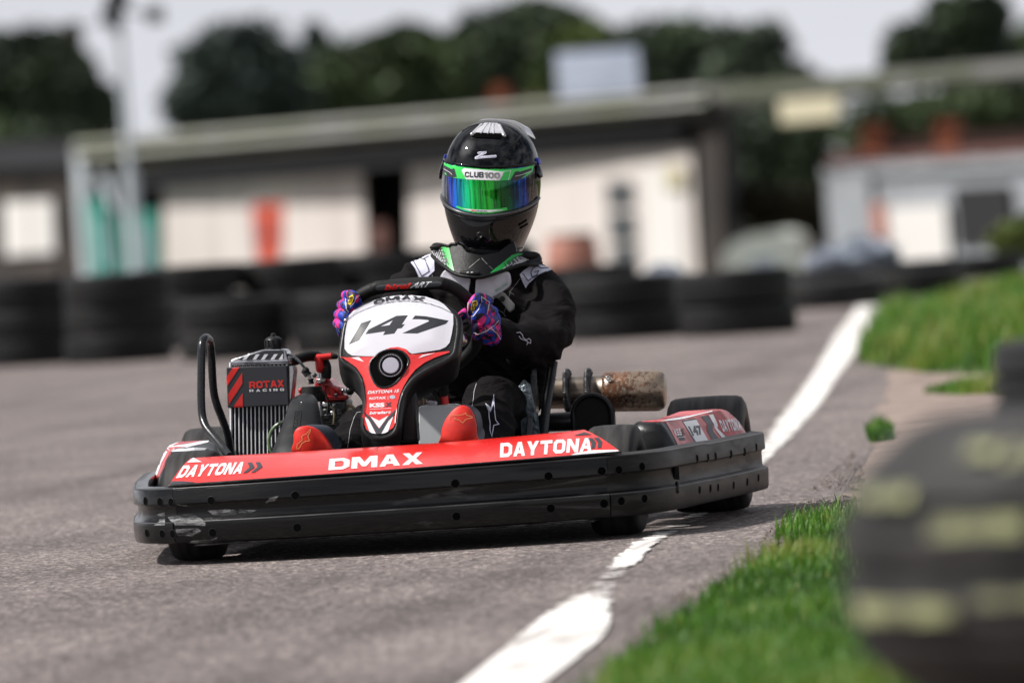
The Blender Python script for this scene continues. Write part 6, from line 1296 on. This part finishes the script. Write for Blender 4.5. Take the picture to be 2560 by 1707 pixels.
# ================================================================== TREES
def leaf_mat(n_, c1, c2):
    m = bpy.data.materials.new(n_); m.use_nodes = True; t = m.node_tree; b = t.nodes['Principled BSDF']; b.inputs['Roughness'].default_value = .6; b.inputs['Specular IOR Level'].default_value = .3
    a = t.nodes.new('ShaderNodeAttribute'); a.attribute_name = 'tint'; x = t.nodes.new('ShaderNodeMixRGB'); x.inputs[1].default_value = (*c1, 1); x.inputs[2].default_value = (*c2, 1)
    t.links.new(a.outputs['Fac'], x.inputs[0]); t.links.new(x.outputs[0], b.inputs['Base Color']); return m
LM = {'dark': leaf_mat('dark leaves', (.024, .036, .024), (.075, .105, .055)), 'blue': leaf_mat('bluish dark leaves', (.024, .037, .034), (.068, .095, .075)), 'mid': leaf_mat('mid green leaves', (.026, .043, .020), (.09, .13, .052)), 'light': leaf_mat('yellowish leaves', (.035, .06, .015), (.14, .18, .045)), 'brown': leaf_mat('brown twigs', (.03, .025, .015), (.10, .08, .04))}
M['bark'] = mat('bark', (.05, .04, .03), .9, bump=.5, bscale=8)
def tree(px, D, blobs, m_, label, name='tree', leaf=.42, n=1500, cat='tree', seed=1):
    """crown built of many leaf clumps in the given lobes: (px, py, rx, ry)"""
    rnd = random.Random(seed); s_ = D/FPX; base_ = AT(px, 0, D); g_ = gz(base_.y); bx_, by_ = base_.x, base_.y; root = thing(name, Vector((bx_, by_, g_)), label, cat, None)
    vs = []; fs = []; tn = []
    for (a, b, rx, ry) in blobs:
        c = AT(a, b, D); rx *= s_*1.12; ry *= s_*1.12; rz = (rx+ry)/2; k_ = int(n*2.2*max(rx*ry, .6)/6)+300
        for _ in range(k_):
            d = Vector((rnd.gauss(0, 1), rnd.gauss(0, 1), rnd.gauss(0, 1))).normalized(); r_ = (rnd.random()**.38)*(1+.28*noise.noise(d*2.3+c))
            p = c+Vector((d.x*rx*r_, d.y*rz*r_, d.z*ry*r_)); 
            if p.z < g_: continue
            nv = noise.noise(p*.9); cl = noise.noise(p*1.6+Vector((9, 0, 0)))
            if cl < -.34 and r_ > .8: continue
            t = min(max(.4+.9*nv+rnd.gauss(0, .15), 0), 1)
            u = Vector((rnd.gauss(0, 1), rnd.gauss(0, 1), rnd.gauss(0, .6))).normalized()*leaf*rnd.uniform(.6, 1.3); v = u.cross(Vector((rnd.gauss(0, 1), rnd.gauss(0, 1), rnd.gauss(0, 1)))).normalized()*leaf*rnd.uniform(.4, .8)
            o = len(vs); vs += [p-u*.5, p+v*.5, p+u*.5, p-v*.5]; fs += [(o, o+1, o+2, o+3)]; tn += [t]*4
    vs = [v-root.location for v in vs]
    me = bpy.data.meshes.new('crown'); me.from_pydata(vs, [], fs); at = me.attributes.new('tint', 'FLOAT', 'POINT'); at.data.foreach_set('value', tn); me.materials.append(LM[m_]); o = bpy.data.objects.new('crown', me); S.collection.objects.link(o); o.parent = root
    cz = [AT(a, b, D) for a, b, _, _ in blobs]; mb = MB(); cm = sum(cz, Vector())/len(cz); mb.tube(smooth_path([(bx_, by_, g_-.1), (bx_+.1, by_, g_+(cm.z-g_)*.5), cm], 4), [.32*D/220, .24*D/220, .1], 10)
    for q in cz: mb.tube([Vector((bx_, by_, g_+(cm.z-g_)*.4)), q], [.14*D/220, .04], 8)
    build(mb, 'trunk', M['bark'], root, smooth=60); return root
tree(90, 215, [(80, 200, 150, 120), (-60, 230, 160, 150), (190, 290, 110, 130), (60, 330, 200, 110), (130, 130, 60, 55)], 'dark', 'dark rounded tree at the far left behind the hut', seed=1)
tree(60, 185, [(60, 350, 120, 50), (150, 360, 70, 40), (-40, 350, 90, 60)], 'mid', 'low green bush above the dark hut roof', 'shrub', .22, cat='shrub', seed=2)
tree(590, 230, [(560, 200, 120, 125), (640, 190, 110, 120), (590, 130, 90, 65), (500, 260, 90, 90), (690, 250, 90, 90)], 'blue', 'dark dome shaped tree just right of the lamp pole', seed=3)
tree(790, 250, [(788, 120, 28, 55), (790, 200, 60, 90), (740, 240, 90, 90), (840, 220, 80, 80)], 'blue', 'narrow dark conifer between the dome and the broad trees', 'conifer', seed=4)
tree(960, 235, [(900, 185, 110, 90), (1010, 160, 120, 95), (1030, 105, 60, 45), (960, 240, 130, 90), (1110, 190, 100, 100), (850, 230, 90, 80)], 'mid', 'broad green tree left above the helmet', seed=5)
tree(1290, 240, [(1230, 110, 100, 90), (1320, 60, 110, 60), (1300, 150, 140, 110), (1180, 180, 110, 100), (1400, 80, 90, 65), (1470, 120, 80, 70), (1540, 150, 80, 80)], 'dark', 'tallest dark tree behind the sign board', seed=6)
tree(1470, 205, [(1440, 140, 85, 75), (1500, 190, 70, 70), (1390, 200, 60, 60)], 'light', 'yellow green tree left of the sign board top', seed=7)
tree(1660, 230, [(1640, 140, 110, 85), (1720, 110, 95, 60), (1740, 180, 120, 80), (1590, 180, 90, 90), (1820, 150, 90, 80)], 'dark', 'wide dark tree right of the sign board', seed=8)
tree(1900, 225, [(1900, 120, 75, 65), (1880, 190, 120, 70), (1970, 200, 60, 40), (2010, 215, 50, 30)], 'dark', 'dark tree sloping down to the sky gap', seed=9)
tree(2330, 200, [(2390, 60, 85, 85), (2300, 120, 90, 70), (2430, 140, 100, 80), (2260, 150, 50, 45), (2500, 180, 60, 50), (2480, 40, 40, 60)], 'dark', 'tall sparse dark tree rising over the right canopy', n=1000, seed=10)
tree(2600, 210, [(2600, 120, 60, 70), (2640, 200, 90, 60)], 'mid', 'green tree cut by the right edge', seed=11)
tree(1900, 175, [(1880, 340, 90, 90), (1980, 330, 110, 90), (1850, 440, 80, 80), (2000, 440, 90, 80)], 'dark', 'dark hedge mass under the canopy near the brown weeds', 'hedge', .3, 2000, 'hedge', seed=12)
tree(2300, 172, [(2200, 310, 120, 70), (2350, 290, 120, 60), (2480, 270, 120, 80), (2600, 300, 100, 80)], 'mid', 'green hedge behind the garage chimneys', 'hedge', .3, 2000, 'hedge', seed=13)
tree(1960, 140, [(1900, 520, 60, 60), (1980, 530, 70, 70), (2040, 560, 40, 90), (1950, 620, 90, 80)], 'brown', 'brown weedy shrub left of the garage block', 'shrub', .16, 1500, 'shrub', seed=14)
tree(2560, 62, [(2540, 600, 60, 40), (2600, 585, 60, 50), (2640, 640, 60, 60)], 'light', 'yellow brown weeds at the far end of the bank', 'shrub', .08, 9000, 'shrub', seed=15)
